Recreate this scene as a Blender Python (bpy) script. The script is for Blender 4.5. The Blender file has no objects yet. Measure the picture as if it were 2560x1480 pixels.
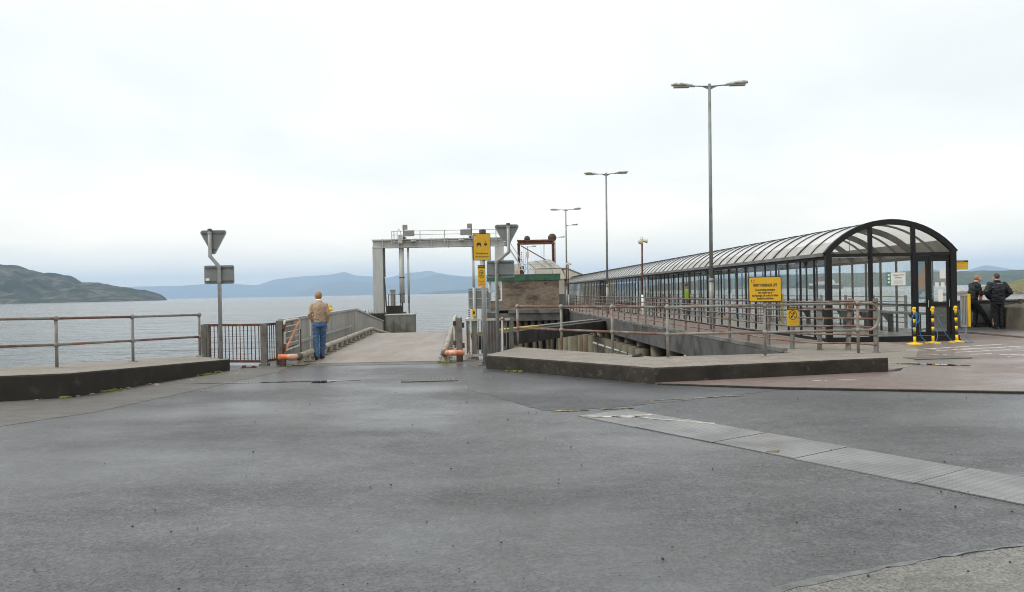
import bpy, bmesh, math, random
from mathutils import Vector, Matrix, noise
random.seed(7)
R = math.radians
scene = bpy.context.scene
col = scene.collection

# ------------------------------------------------------------------ camera
cam = bpy.data.cameras.new('camera'); cam.lens = 27.0; cam.sensor_width = 36.0
cam.clip_start = 0.1; cam.clip_end = 60000
co = bpy.data.objects.new('camera', cam); col.objects.link(co); scene.camera = co
co.matrix_world = Matrix.Translation((0, 0, 1.6)) @ Matrix.Rotation(R(90 - 0.3), 4, 'X') @ Matrix.Rotation(R(-1.1), 4, 'Z')

# ------------------------------------------------------------------ sky and light
SUN_EL, SUN_AZ = 50.0, -105.0      # degrees; azimuth from +Y towards +X
w = bpy.data.worlds.new('World'); scene.world = w; w.use_nodes = True
nt = w.node_tree; nt.nodes.clear(); N = nt.nodes.new; L = nt.links.new
out = N('ShaderNodeOutputWorld'); mixs = N('ShaderNodeMixShader')
sky = N('ShaderNodeTexSky'); sky.sky_type = 'NISHITA'; sky.sun_disc = False
sky.sun_elevation = R(SUN_EL); sky.sun_rotation = R(SUN_AZ)
b1 = N('ShaderNodeBackground'); b1.inputs[1].default_value = 0.12; L(sky.outputs[0], b1.inputs[0])
tc = N('ShaderNodeTexCoord'); sep = N('ShaderNodeSeparateXYZ'); L(tc.outputs['Generated'], sep.inputs[0])
mz = N('ShaderNodeMath'); mz.operation = 'MAXIMUM'; mz.inputs[1].default_value = 0.0; L(sep.outputs[2], mz.inputs[0])
az = N('ShaderNodeMath'); az.operation = 'ADD'; az.inputs[1].default_value = 0.22; L(mz.outputs[0], az.inputs[0])
dx = N('ShaderNodeMath'); dx.operation = 'DIVIDE'; L(sep.outputs[0], dx.inputs[0]); L(az.outputs[0], dx.inputs[1])
dy = N('ShaderNodeMath'); dy.operation = 'DIVIDE'; L(sep.outputs[1], dy.inputs[0]); L(az.outputs[0], dy.inputs[1])
cmb = N('ShaderNodeCombineXYZ'); L(dx.outputs[0], cmb.inputs[0]); L(dy.outputs[0], cmb.inputs[1])
n1 = N('ShaderNodeTexNoise'); n1.inputs['Scale'].default_value = 0.9; n1.inputs['Detail'].default_value = 6; n1.inputs['Roughness'].default_value = 0.52
n1.inputs['Distortion'].default_value = 0.35; L(cmb.outputs[0], n1.inputs['Vector'])
ramp = N('ShaderNodeValToRGB'); e = ramp.color_ramp.elements
e[0].position = 0.34; e[0].color = (0.595, 0.613, 0.603, 1); e[1].position = 0.62; e[1].color = (0.72, 0.73, 0.712, 1)
L(n1.outputs['Fac'], ramp.inputs[0])
b2 = N('ShaderNodeBackground'); b2.inputs[1].default_value = 1.0; hm_ = N('ShaderNodeMapRange'); hm_.inputs[1].default_value = 0.0; hm_.inputs[2].default_value = 0.2; hm_.interpolation_type = 'SMOOTHSTEP'; L(sep.outputs[2], hm_.inputs[0])
hmx = N('ShaderNodeMix'); hmx.data_type = 'RGBA'; hmx.blend_type = 'MULTIPLY'; hmx.inputs[0].default_value = 1.0
hc_ = N('ShaderNodeMix'); hc_.data_type = 'RGBA'; L(hm_.outputs[0], hc_.inputs[0]); hc_.inputs[6].default_value = (1.50, 1.32, 1.07, 1); hc_.inputs[7].default_value = (1.0, 0.995, 0.985, 1)
L(ramp.outputs[0], hmx.inputs[6]); L(hc_.outputs[2], hmx.inputs[7]); L(hmx.outputs[2], b2.inputs[0])
mixs.inputs[0].default_value = 0.96
L(b1.outputs[0], mixs.inputs[1]); L(b2.outputs[0], mixs.inputs[2]); L(mixs.outputs[0], out.inputs[0])
sun = bpy.data.lights.new('sun', 'SUN'); sun.energy = 1.3; sun.angle = R(18); sun.color = (1, 0.97, 0.92)
so = bpy.data.objects.new('sun', sun); col.objects.link(so)
a, el = R(SUN_AZ), R(SUN_EL)
so.rotation_euler = Vector((math.sin(a) * math.cos(el), math.cos(a) * math.cos(el), math.sin(el))).to_track_quat('Z', 'Y').to_euler()
vs = scene.view_settings; vs.view_transform = 'Standard'; vs.look = 'None'; vs.exposure = 0.78; vs.gamma = 1.0; vs.use_curve_mapping = False
cy = scene.cycles; cy.use_denoising = True; cy.transparent_max_bounces = 40; cy.max_bounces = 8; cy.volume_bounces = 1
cy.sample_clamp_indirect = 6.0; cy.filter_width = 1.0; cy.denoising_prefilter = 'ACCURATE'

# ------------------------------------------------------------------ materials
MATS = {}
def nodes(name):
    m = bpy.data.materials.new(name); m.use_nodes = True
    t = m.node_tree; b = t.nodes['Principled BSDF']
    MATS[name] = m
    return m, t, b
def wpos(t, scale=(1, 1, 1)):
    g = t.nodes.new('ShaderNodeNewGeometry'); mp = t.nodes.new('ShaderNodeMapping'); mp.inputs['Scale'].default_value = scale
    t.links.new(g.outputs['Position'], mp.inputs['Vector']); return mp.outputs[0]
def tnoise(t, v, scale, detail=4, rough=0.55, lo=0.35, hi=0.65):
    n = t.nodes.new('ShaderNodeTexNoise'); n.inputs['Scale'].default_value = scale; n.inputs['Detail'].default_value = detail; n.inputs['Roughness'].default_value = rough
    t.links.new(v, n.inputs['Vector'])
    r = t.nodes.new('ShaderNodeMapRange'); r.inputs[1].default_value = lo; r.inputs[2].default_value = hi
    t.links.new(n.outputs['Fac'], r.inputs[0]); return r.outputs[0]
def tmix(t, f, a, b, mode='MIX'):
    m = t.nodes.new('ShaderNodeMix'); m.data_type = 'RGBA'; m.blend_type = mode
    if isinstance(f, float): m.inputs[0].default_value = f
    else: t.links.new(f, m.inputs[0])
    for s, k in ((a, 6), (b, 7)):
        if isinstance(s, tuple): m.inputs[k].default_value = (*s, 1)
        else: t.links.new(s, m.inputs[k])
    return m.outputs[2]
def trange(t, f, lo, hi):
    r = t.nodes.new('ShaderNodeMapRange'); r.inputs[3].default_value = lo; r.inputs[4].default_value = hi; t.links.new(f, r.inputs[0]); return r.outputs[0]
def tbump(t, b, h, strength, dist=0.01):
    n = t.nodes.new('ShaderNodeBump'); n.inputs['Strength'].default_value = strength; n.inputs['Distance'].default_value = dist
    t.links.new(h, n.inputs['Height']); t.links.new(n.outputs[0], b.inputs['Normal']); return n
def mat(name, c1, c2=None, scale=6.0, rough=0.6, metal=0.0, c3=None, s3=1.0, lo3=0.52, hi3=0.62, bump=0.0, bscale=60.0, stretch=(1, 1, 1), rv=0.1, spec=0.5, bdist=0.004, detail=5):
    m, t, b = nodes(name)
    v = wpos(t, stretch); c = c1
    f = tnoise(t, v, scale, detail)
    if c2: c = tmix(t, f, c1, c2)
    if c3: c = tmix(t, tnoise(t, v, s3, 5, 0.6, lo3, hi3), c, c3)
    if isinstance(c, tuple): b.inputs['Base Color'].default_value = (*c, 1)
    else: t.links.new(c, b.inputs['Base Color'])
    t.links.new(trange(t, f, max(0.02, rough - rv), min(1, rough + rv)), b.inputs['Roughness'])
    b.inputs['Metallic'].default_value = metal; b.inputs['Specular IOR Level'].default_value = spec
    if bump: tbump(t, b, tnoise(t, wpos(t), bscale, 4, 0.6, 0.2, 0.8), bump, bdist)
    return m
def asphalt(name, ca, cb, cw, rdry, rwet, wscale, grain=90.0, bs=0.5, wlo=0.42, whi=0.6, stretch=(0.5, 1, 1), wb=0.45, coat=None):
    m, t, b = nodes(name)
    v = wpos(t)
    g1 = tnoise(t, v, grain, 3, 0.7, 0.36, 0.64)
    vo = t.nodes.new('ShaderNodeTexVoronoi'); vo.inputs['Scale'].default_value = grain * 0.75; t.links.new(v, vo.inputs['Vector'])
    c = tmix(t, g1, ca, cb)
    rgbm = t.nodes.new('ShaderNodeSeparateColor'); t.links.new(vo.outputs['Color'], rgbm.inputs[0])
    pw = t.nodes.new('ShaderNodeMath'); pw.operation = 'POWER'; t.links.new(rgbm.outputs[0], pw.inputs[0]); pw.inputs[1].default_value = 3.0
    c = tmix(t, trange(t, pw.outputs[0], 0.0, 0.8), c, cb)
    big = tnoise(t, wpos(t, stretch), wscale, 5, 0.6, wlo, whi)
    patch = tnoise(t, v, 0.28, 3, 0.5, 0.4, 0.6)
    mot = tnoise(t, wpos(t, (0.6, 1, 1)), 5.0, 6, 0.65, 0.3, 0.7)
    gs = t.nodes.new('ShaderNodeCombineXYZ'); k_ = trange(t, mot, 0.72, 1.3)
    for i_ in range(3): t.links.new(k_, gs.inputs[i_])
    c = tmix(t, 1.0, c, gs.outputs[0], 'MULTIPLY')
    c = tmix(t, trange(t, patch, 0.0, 0.3), c, cw)
    c = tmix(t, trange(t, big, 0.0, 0.3), c, cw)
    t.links.new(c, b.inputs['Base Color'])
    rr = trange(t, big, rdry, rwet)
    ad = t.nodes.new('ShaderNodeMath'); ad.operation = 'MULTIPLY_ADD'; t.links.new(g1, ad.inputs[0]); ad.inputs[1].default_value = 0.14; t.links.new(rr, ad.inputs[2])
    t.links.new(ad.outputs[0], b.inputs['Roughness'])
    hm = t.nodes.new('ShaderNodeMath'); hm.operation = 'ADD'; t.links.new(vo.outputs['Distance'], hm.inputs[0]); t.links.new(g1, hm.inputs[1])
    n = tbump(t, b, hm.outputs[0], bs, 0.006)
    t.links.new(trange(t, big, bs, bs * wb), n.inputs['Strength'])
    b.inputs['Specular IOR Level'].default_value = 0.5
    if coat:
        b.inputs['Coat IOR'].default_value = 1.33; b.inputs['Coat Roughness'].default_value = 0.2
        t.links.new(trange(t, big, *coat), b.inputs['Coat Weight']); n2_ = t.nodes.new('ShaderNodeBump'); n2_.inputs['Strength'].default_value = 0.3; n2_.inputs['Distance'].default_value = 0.006; t.links.new(hm.outputs[0], n2_.inputs['Height']); t.links.new(n2_.outputs[0], b.inputs['Coat Normal'])
    return m
asphalt('asphalt', (0.003, 0.0031, 0.0034), (0.13, 0.132, 0.138), (0.014, 0.0146, 0.0157), 0.5, 0.3, 0.36, grain=44.0, bs=1.0, wlo=0.40, whi=0.64, wb=0.4, coat=(0.1, 0.85))
asphalt('asphalt_new', (0.003, 0.0032, 0.0036), (0.10, 0.103, 0.11), (0.014, 0.015, 0.017), 0.5, 0.35, 0.5, grain=50.0, bs=0.9, wb=0.5, coat=(0.05, 0.5))
asphalt('asphalt_old', (0.026, 0.025, 0.022), (0.17, 0.16, 0.143), (0.065, 0.062, 0.056), 0.62, 0.45, 0.7)
asphalt('asphalt_light', (0.03, 0.029, 0.026), (0.25, 0.242, 0.22), (0.095, 0.092, 0.084), 0.5, 0.34, 0.9, grain=62.0)
asphalt('asphalt_red', (0.08, 0.056, 0.048), (0.23, 0.178, 0.155), (0.13, 0.092, 0.08), 0.5, 0.3, 0.6, grain=75, coat=(0.1, 0.7))
asphalt('path_concrete', (0.15, 0.13, 0.105), (0.26, 0.23, 0.19), (0.17, 0.15, 0.125), 0.62, 0.5, 0.8, grain=120, bs=0.3)
asphalt('deck_concrete', (0.12, 0.10, 0.086), (0.27, 0.24, 0.21), (0.20, 0.135, 0.095), 0.5, 0.3, 0.45, grain=70, bs=0.25, stretch=(1.6, 0.35, 1))
asphalt('pier_floor', (0.10, 0.07, 0.058), (0.20, 0.15, 0.125), (0.16, 0.085, 0.06), 0.55, 0.4, 0.5, grain=60, bs=0.25)
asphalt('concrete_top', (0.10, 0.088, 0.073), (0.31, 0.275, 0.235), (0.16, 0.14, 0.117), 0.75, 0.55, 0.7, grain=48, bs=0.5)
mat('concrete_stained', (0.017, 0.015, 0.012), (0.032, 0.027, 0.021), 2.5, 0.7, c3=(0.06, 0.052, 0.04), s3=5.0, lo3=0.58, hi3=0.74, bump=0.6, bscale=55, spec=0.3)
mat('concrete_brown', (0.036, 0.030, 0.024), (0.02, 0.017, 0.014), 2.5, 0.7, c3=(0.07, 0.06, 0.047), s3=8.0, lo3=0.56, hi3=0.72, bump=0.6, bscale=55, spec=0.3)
mat('concrete_grey', (0.17, 0.165, 0.155), (0.11, 0.105, 0.095), 1.5, 0.75, c3=(0.06, 0.055, 0.045), s3=0.9, lo3=0.5, hi3=0.65, bump=0.4, bscale=30)
mat('edge_beam', (0.10, 0.10, 0.10), (0.065, 0.063, 0.058), 1.2, 0.7, c3=(0.035, 0.035, 0.03), s3=0.8, bump=0.3, bscale=25)
mat('pile', (0.19, 0.17, 0.12), (0.11, 0.095, 0.06), 1.3, 0.8, c3=(0.12, 0.06, 0.03), s3=1.6, lo3=0.58, hi3=0.68, stretch=(1, 1, 0.3), bump=0.4, bscale=20)
mat('dark_timber', (0.03, 0.026, 0.022), (0.015, 0.013, 0.011), 3, 0.75, stretch=(1, 1, 0.3))
mat('galvanised', (0.32, 0.33, 0.33), (0.25, 0.255, 0.255), 9.0, 0.5, metal=0.25, c3=(0.20, 0.19, 0.17), s3=3.5, lo3=0.58, hi3=0.7)
mat('sign_back', (0.205, 0.225, 0.225), (0.18, 0.198, 0.198), 4.0, 0.5, metal=0.2)
mat('rail_rusty', (0.18, 0.092, 0.064), (0.115, 0.058, 0.042), 7.0, 0.65, c3=(0.20, 0.18, 0.15), s3=2.0, lo3=0.5, hi3=0.6, bump=0.2, bscale=80)
mat('rail_grey', (0.24, 0.23, 0.205), (0.17, 0.16, 0.14), 7.0, 0.6, c3=(0.20, 0.10, 0.065), s3=2.2, lo3=0.54, hi3=0.62, bump=0.2, bscale=80)
mat('rust', (0.13, 0.045, 0.022), (0.07, 0.026, 0.016), 5.0, 0.75, c3=(0.22, 0.10, 0.045), s3=2.5, lo3=0.55, hi3=0.66, bump=0.4, bscale=50)
mat('rust_dark', (0.085, 0.042, 0.028), (0.045, 0.025, 0.02), 6.0, 0.75, c3=(0.16, 0.08, 0.04), s3=3.0, lo3=0.55, hi3=0.66, bump=0.3)
mat('post_steel', (0.17, 0.165, 0.15), (0.115, 0.11, 0.10), 5.0, 0.6, metal=0.1, c3=(0.10, 0.06, 0.04), s3=2.5, lo3=0.57, hi3=0.66)
mat('parapet', (0.35, 0.345, 0.325), (0.28, 0.27, 0.25), 2.5, 0.65, c3=(0.16, 0.145, 0.125), s3=1.6, lo3=0.5, hi3=0.7, stretch=(2.5, 2.5, 0.25), bump=0.2)
mat('parapet_cap', (0.36, 0.355, 0.34), (0.27, 0.265, 0.25), 3, 0.55)
mat('pipe_beige', (0.33, 0.29, 0.225), (0.25, 0.22, 0.17), 3.0, 0.55, c3=(0.16, 0.13, 0.095), s3=1.8, lo3=0.56, hi3=0.7)
mat('pipe_orange', (0.66, 0.19, 0.07), (0.50, 0.13, 0.05), 4.0, 0.5, c3=(0.62, 0.42, 0.31), s3=4.5, lo3=0.47, hi3=0.6)
mat('salmon_paint', (0.72, 0.33, 0.20), (0.62, 0.25, 0.14), 5.0, 0.5)
mat('white_paint_worn', (0.55, 0.53, 0.47), (0.42, 0.40, 0.35), 5, 0.55, c3=(0.16, 0.075, 0.045), s3=3.5, lo3=0.6, hi3=0.66)
mat('gantry_grey', (0.47, 0.475, 0.46), (0.40, 0.405, 0.39), 1.2, 0.5, c3=(0.27, 0.25, 0.22), s3=0.8, lo3=0.58, hi3=0.75, stretch=(2, 2, 0.4))
mat('gantry_dark', (0.10, 0.10, 0.10), (0.07, 0.07, 0.07), 2, 0.6)
mat('panel_grey', (0.27, 0.265, 0.25), (0.22, 0.215, 0.20), 2, 0.55)
mat('tail_panel', (0.185, 0.195, 0.175), (0.14, 0.145, 0.125), 1.2, 0.65, c3=(0.10, 0.10, 0.075), s3=1.0)
mat('frame_black', (0.007, 0.0075, 0.0085), (0.012, 0.0125, 0.0135), 5, 0.5, spec=0.25)
mat('roof_rib', (0.02, 0.021, 0.023), (0.03, 0.03, 0.032), 5, 0.45, spec=0.3)
mat('gutter_grey', (0.16, 0.16, 0.16), (0.11, 0.11, 0.108), 2.5, 0.55)
mat('timber_board', (0.085, 0.07, 0.05), (0.055, 0.045, 0.034), 3, 0.7, stretch=(3, 3, 0.4), c3=(0.04, 0.04, 0.035), s3=0.7)
mat('bench_board', (0.22, 0.19, 0.16), (0.15, 0.13, 0.11), 5, 0.6)
mat('sign_yellow', (0.71, 0.415, 0.008), (0.67, 0.385, 0.008), 9, 0.4)
mat('safety_yellow', (0.82, 0.52, 0.012), (0.78, 0.47, 0.01), 7, 0.4)
mat('pale_yellow', (0.66, 0.53, 0.05), (0.55, 0.44, 0.05), 5, 0.5)
mat('beam_yellow', (0.40, 0.36, 0.03), (0.20, 0.18, 0.03), 2.5, 0.6)
mat('black_paint', (0.014, 0.013, 0.012), (0.02, 0.019, 0.018), 8, 0.45)
mat('red_print', (0.55, 0.05, 0.03), (0.5, 0.045, 0.03), 8, 0.5)
mat('faded_print', (0.55, 0.33, 0.02), (0.5, 0.28, 0.02), 8, 0.5)
mat('pink_print', (0.75, 0.42, 0.25), (0.72, 0.38, 0.2), 8, 0.5)
mat('white_print', (0.78, 0.78, 0.76), (0.72, 0.72, 0.70), 5, 0.5)
mat('green_print', (0.03, 0.25, 0.13), (0.025, 0.2, 0.1), 8, 0.5)
mat('map_blue', (0.22, 0.50, 0.68), (0.18, 0.42, 0.62), 5, 0.4)
mat('map_land', (0.62, 0.42, 0.30), (0.55, 0.30, 0.2), 30, 0.4)
mat('rope_blue', (0.03, 0.17, 0.34), (0.04, 0.22, 0.42), 40, 0.6)
mat('fascia_green', (0.022, 0.10, 0.05), (0.03, 0.13, 0.065), 2.5, 0.5, c3=(0.018, 0.06, 0.035), s3=1.2)
mat('cream_paint', (0.58, 0.52, 0.38), (0.5, 0.44, 0.31), 3, 0.5)
mat('roof_white', (0.68, 0.68, 0.66), (0.6, 0.6, 0.58), 1.5, 0.5, c3=(0.45, 0.43, 0.38), s3=0.7)
mat('gangway_cream', (0.55, 0.52, 0.44), (0.48, 0.45, 0.37), 1.5, 0.5)
mat('lamp_grey', (0.25, 0.27, 0.26), (0.20, 0.215, 0.205), 3, 0.5, metal=0.1, c3=(0.16, 0.165, 0.15), s3=1.4)
mat('lamp_head', (0.55, 0.55, 0.53), (0.42, 0.42, 0.38), 9, 0.5, c3=(0.22, 0.20, 0.12), s3=4, lo3=0.5, hi3=0.6)
mat('road_paint', (0.58, 0.55, 0.50), (0.46, 0.43, 0.39), 6, 0.6, c3=(0.19, 0.15, 0.14), s3=7, lo3=0.52, hi3=0.62, bump=0.3, bscale=100)
mat('road_yellow', (0.42, 0.30, 0.13), (0.34, 0.25, 0.12), 6, 0.6, c3=(0.07, 0.065, 0.06), s3=9, lo3=0.40, hi3=0.52, bump=0.3, bscale=100)
mat('cast_iron', (0.13, 0.125, 0.115), (0.19, 0.18, 0.165), 8, 0.55, bump=0.5, bscale=70)
mat('moss', (0.13, 0.15, 0.015), (0.08, 0.10, 0.012), 25, 0.9, bump=0.8, bscale=60)
mat('skin', (0.55, 0.30, 0.22), (0.48, 0.25, 0.18), 14, 0.55)
mat('hair_ginger', (0.25, 0.135, 0.06), (0.36, 0.22, 0.11), 60, 0.7, bump=0.5, bscale=140)
mat('hair_dark', (0.055, 0.032, 0.022), (0.09, 0.055, 0.038), 60, 0.7, bump=0.5, bscale=140)
mat('sweater', (0.40, 0.295, 0.21), (0.34, 0.248, 0.175), 12, 0.9, bump=0.5, bscale=160, spec=0.2)
mat('shirt_white', (0.8, 0.8, 0.8), (0.75, 0.75, 0.76), 12, 0.8)
mat('denim', (0.045, 0.09, 0.175), (0.075, 0.135, 0.235), 9, 0.85, c3=(0.10, 0.17, 0.27), s3=4, lo3=0.5, hi3=0.7, bump=0.4, bscale=150, spec=0.2)
mat('shoe_black', (0.012, 0.011, 0.01), (0.02, 0.018, 0.017), 10, 0.45)
mat('jacket_black', (0.010, 0.011, 0.012), (0.017, 0.018, 0.02), 8, 0.6, bump=0.4, bscale=40, spec=0.25)
mat('jacket_navy', (0.007, 0.008, 0.011), (0.012, 0.013, 0.017), 8, 0.52, bump=0.4, bscale=40, spec=0.3)
mat('trouser_black', (0.009, 0.009, 0.01), (0.015, 0.015, 0.016), 8, 0.7, bump=0.4, bscale=40, spec=0.2)
mat('trim_grey', (0.30, 0.30, 0.31), (0.25, 0.25, 0.26), 8, 0.5)
mat('hi_vis', (0.55, 0.85, 0.03), (0.48, 0.78, 0.03), 8, 0.6)
mat('phone_black', (0.01, 0.01, 0.012), (0.015, 0.015, 0.018), 8, 0.25)
mat('gull', (0.06, 0.06, 0.065), (0.09, 0.09, 0.09), 30, 0.7)
mat('rock', (0.16, 0.12, 0.085), (0.08, 0.06, 0.045), 0.9, 0.85, c3=(0.22, 0.17, 0.10), s3=0.35)
mat('mound_green', (0.11, 0.13, 0.045), (0.17, 0.15, 0.06), 0.35, 0.9, c3=(0.13, 0.11, 0.07), s3=0.2)
mat('ship_white', (0.78, 0.79, 0.78), (0.72, 0.73, 0.72), 0.2, 0.5)
mat('ship_black', (0.02, 0.02, 0.022), (0.03, 0.03, 0.03), 0.2, 0.5)
mat('ship_red', (0.5, 0.05, 0.02), (0.45, 0.04, 0.02), 0.2, 0.5)
mat('wall_stain', (0.11, 0.105, 0.095), (0.075, 0.07, 0.062), 1.6, 0.75, c3=(0.04, 0.037, 0.03), s3=1.1, bump=0.4, bscale=30)
mat('olive_block', (0.10, 0.088, 0.06), (0.07, 0.06, 0.042), 2.0, 0.75, c3=(0.045, 0.04, 0.03), s3=2.0, stretch=(1, 1, 0.35), bump=0.5, bscale=40)
mat('grey_plate', (0.13, 0.145, 0.14), (0.10, 0.112, 0.108), 1.8, 0.6)
mat('galv_bar', (0.36, 0.37, 0.37), (0.30, 0.31, 0.31), 6, 0.45, metal=0.2)
mat('litter_dark', (0.018, 0.016, 0.016), (0.03, 0.026, 0.025), 20, 0.6)
mat('litter_pale', (0.5, 0.46, 0.42), (0.4, 0.3, 0.25), 30, 0.7)
mat('yellow_scrap', (0.16, 0.085, 0.01), (0.12, 0.06, 0.01), 20, 0.5)
mat('orange_pot', (0.5, 0.17, 0.08), (0.4, 0.12, 0.06), 9, 0.6)
mat('floor_inside', (0.26, 0.25, 0.235), (0.2, 0.195, 0.18), 2, 0.45)

# brick wall of the control building
m, t, b = nodes('brick_wall')
g = t.nodes.new('ShaderNodeNewGeometry'); sp = t.nodes.new('ShaderNodeSeparateXYZ'); cb = t.nodes.new('ShaderNodeCombineXYZ'); ad = t.nodes.new('ShaderNodeMath'); ad.operation = 'ADD'
t.links.new(g.outputs['Position'], sp.inputs[0]); t.links.new(sp.outputs[0], ad.inputs[0]); t.links.new(sp.outputs[1], ad.inputs[1]); t.links.new(ad.outputs[0], cb.inputs[0]); t.links.new(sp.outputs[2], cb.inputs[1])
bt = t.nodes.new('ShaderNodeTexBrick'); bt.inputs['Color1'].default_value = (0.24, 0.18, 0.125, 1); bt.inputs['Color2'].default_value = (0.14, 0.10, 0.072, 1); bt.inputs['Mortar'].default_value = (0.30, 0.265, 0.215, 1)
bt.inputs['Scale'].default_value = 1; bt.inputs['Mortar Size'].default_value = 0.006; bt.inputs['Brick Width'].default_value = 0.225; bt.inputs['Row Height'].default_value = 0.075
t.links.new(cb.outputs[0], bt.inputs['Vector'])
c = tmix(t, tnoise(t, wpos(t, (0.7, 1, 1.6)), 1.1, 5, 0.65, 0.48, 0.66), bt.outputs['Color'], (0.075, 0.058, 0.045))
t.links.new(c, b.inputs['Base Color']); b.inputs['Roughness'].default_value = 0.8
tbump(t, b, bt.outputs['Fac'], -0.4, 0.006)
# sea
m, t, b = nodes('sea_water')
b.inputs['Base Color'].default_value = (0.035, 0.047, 0.05, 1); b.inputs['Roughness'].default_value = 0.16; b.inputs['IOR'].default_value = 1.33
v1 = wpos(t, (0.55, 1, 1))
h1 = tnoise(t, v1, 0.16, 4, 0.5, 0.2, 0.8); h2 = tnoise(t, v1, 0.9, 3, 0.5, 0.2, 0.8); h3 = tnoise(t, wpos(t, (0.15, 1, 1)), 0.02, 4, 0.5, 0.2, 0.8)
ma = t.nodes.new('ShaderNodeMath'); ma.operation = 'MULTIPLY_ADD'; t.links.new(h2, ma.inputs[0]); ma.inputs[1].default_value = 0.22; t.links.new(h1, ma.inputs[2])
n = tbump(t, b, ma.outputs[0], 0.9, 1.5)
t.links.new(trange(t, h3, 0.45, 1.0), n.inputs['Strength'])
# puddle
m, t, b = nodes('puddle_water'); b.inputs['Base Color'].default_value = (0.02, 0.02, 0.022, 1); b.inputs['Roughness'].default_value = 0.02; b.inputs['IOR'].default_value = 1.33
# chequer plate
m, t, b = nodes('chequer_plate')
def chequer(t):
    g = t.nodes.new('ShaderNodeTexCoord'); mp = t.nodes.new('ShaderNodeMapping'); mp.inputs['Rotation'].default_value = (0, 0, R(45)); mp.inputs['Scale'].default_value = (1, 1, 1)
    t.links.new(g.outputs['Object'], mp.inputs[0])
    ck = t.nodes.new('ShaderNodeTexChecker'); ck.inputs['Scale'].default_value = 22; t.links.new(mp.outputs[0], ck.inputs[0])
    return ck.outputs['Fac']
ck = chequer(t)
c = tmix(t, tnoise(t, wpos(t), 1.6, 5, 0.6, 0.4, 0.62), (0.24, 0.24, 0.236), (0.15, 0.15, 0.15))
c = tmix(t, trange(t, ck, 0.0, 0.4), c, (0.06, 0.06, 0.06))
t.links.new(c, b.inputs['Base Color']); b.inputs['Metallic'].default_value = 0.25
t.links.new(trange(t, tnoise(t, wpos(t), 1.2, 4), 0.3, 0.5), b.inputs['Roughness']); tbump(t, b, ck, 0.3, 0.004)
# land
def land(name, ca, cb, cc, s1, s2, s3):
    m, t, b = nodes(name); v = wpos(t)
    c = tmix(t, tnoise(t, v, s1, 6, 0.6, 0.42, 0.58), ca, cb)
    c = tmix(t, tnoise(t, v, s2, 5, 0.6, 0.5, 0.62), c, cc)
    c = tmix(t, trange(t, tnoise(t, v, s3, 4, 0.7, 0.35, 0.65), 0.0, 0.55), c, (0.012, 0.02, 0.01))
    t.links.new(c, b.inputs['Base Color']); b.inputs['Roughness'].default_value = 0.95; b.inputs['Specular IOR Level'].default_value = 0.1
land('hill_heath', (0.025, 0.038, 0.016), (0.06, 0.062, 0.036), (0.14, 0.12, 0.10), 0.010, 0.02, 0.05)
land('hill_wood', (0.035, 0.06, 0.03), (0.075, 0.095, 0.045), (0.10, 0.11, 0.06), 0.006, 0.009, 0.04)
land('far_land', (0.05, 0.065, 0.04), (0.085, 0.09, 0.06), (0.12, 0.115, 0.08), 0.001, 0.0016, 0.004)
# glass and translucent roof
def glass(name, tint, refl_ior=1.5, rough=0.0, dirt=0.06):
    m = bpy.data.materials.new(name); m.use_nodes = True; t = m.node_tree; t.nodes.clear(); MATS[name] = m
    o = t.nodes.new('ShaderNodeOutputMaterial'); tr = t.nodes.new('ShaderNodeBsdfTransparent'); gl = t.nodes.new('ShaderNodeBsdfGlossy'); mx = t.nodes.new('ShaderNodeMixShader'); fr = t.nodes.new('ShaderNodeFresnel')
    df = t.nodes.new('ShaderNodeBsdfDiffuse'); df.inputs[0].default_value = (0.5, 0.5, 0.47, 1); mx2 = t.nodes.new('ShaderNodeMixShader')
    tr.inputs[0].default_value = (*tint, 1); gl.inputs['Roughness'].default_value = rough; fr.inputs[0].default_value = refl_ior
    ge = t.nodes.new('ShaderNodeNewGeometry'); iv = t.nodes.new('ShaderNodeMath'); iv.operation = 'SUBTRACT'; iv.inputs[0].default_value = 1.0; t.links.new(ge.outputs['Backfacing'], iv.inputs[1])
    mu = t.nodes.new('ShaderNodeMath'); mu.operation = 'MULTIPLY'; t.links.new(fr.outputs[0], mu.inputs[0]); t.links.new(iv.outputs[0], mu.inputs[1])
    t.links.new(mu.outputs[0], mx.inputs[0]); t.links.new(tr.outputs[0], mx.inputs[1]); t.links.new(gl.outputs[0], mx.inputs[2])
    t.links.new(trange(t, tnoise(t, wpos(t, (1, 1, 0.5)), 2.2, 5, 0.6, 0.4, 0.7), 0.01, dirt), mx2.inputs[0])
    t.links.new(mx.outputs[0], mx2.inputs[1]); t.links.new(df.outputs[0], mx2.inputs[2]); t.links.new(mx2.outputs[0], o.inputs[0])
glass('glass', (0.965, 0.98, 0.978), 1.5, dirt=0.07)
m = bpy.data.materials.new('roof_sheet'); m.use_nodes = True; t = m.node_tree; t.nodes.clear(); MATS['roof_sheet'] = m
o = t.nodes.new('ShaderNodeOutputMaterial'); df = t.nodes.new('ShaderNodeBsdfDiffuse'); tl = t.nodes.new('ShaderNodeBsdfTranslucent'); gl = t.nodes.new('ShaderNodeBsdfGlossy'); m1 = t.nodes.new('ShaderNodeMixShader'); m2 = t.nodes.new('ShaderNodeMixShader'); fr = t.nodes.new('ShaderNodeFresnel')
dirt = tmix(t, tnoise(t, wpos(t), 1.4, 5, 0.6, 0.45, 0.65), (0.98, 0.98, 0.98), (0.80, 0.80, 0.77))
t.links.new(dirt, df.inputs[0]); tl.inputs[0].default_value = (0.98, 0.97, 0.92, 1); gl.inputs['Roughness'].default_value = 0.12; fr.inputs[0].default_value = 1.6; m1.inputs[0].default_value = 0.48
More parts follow.
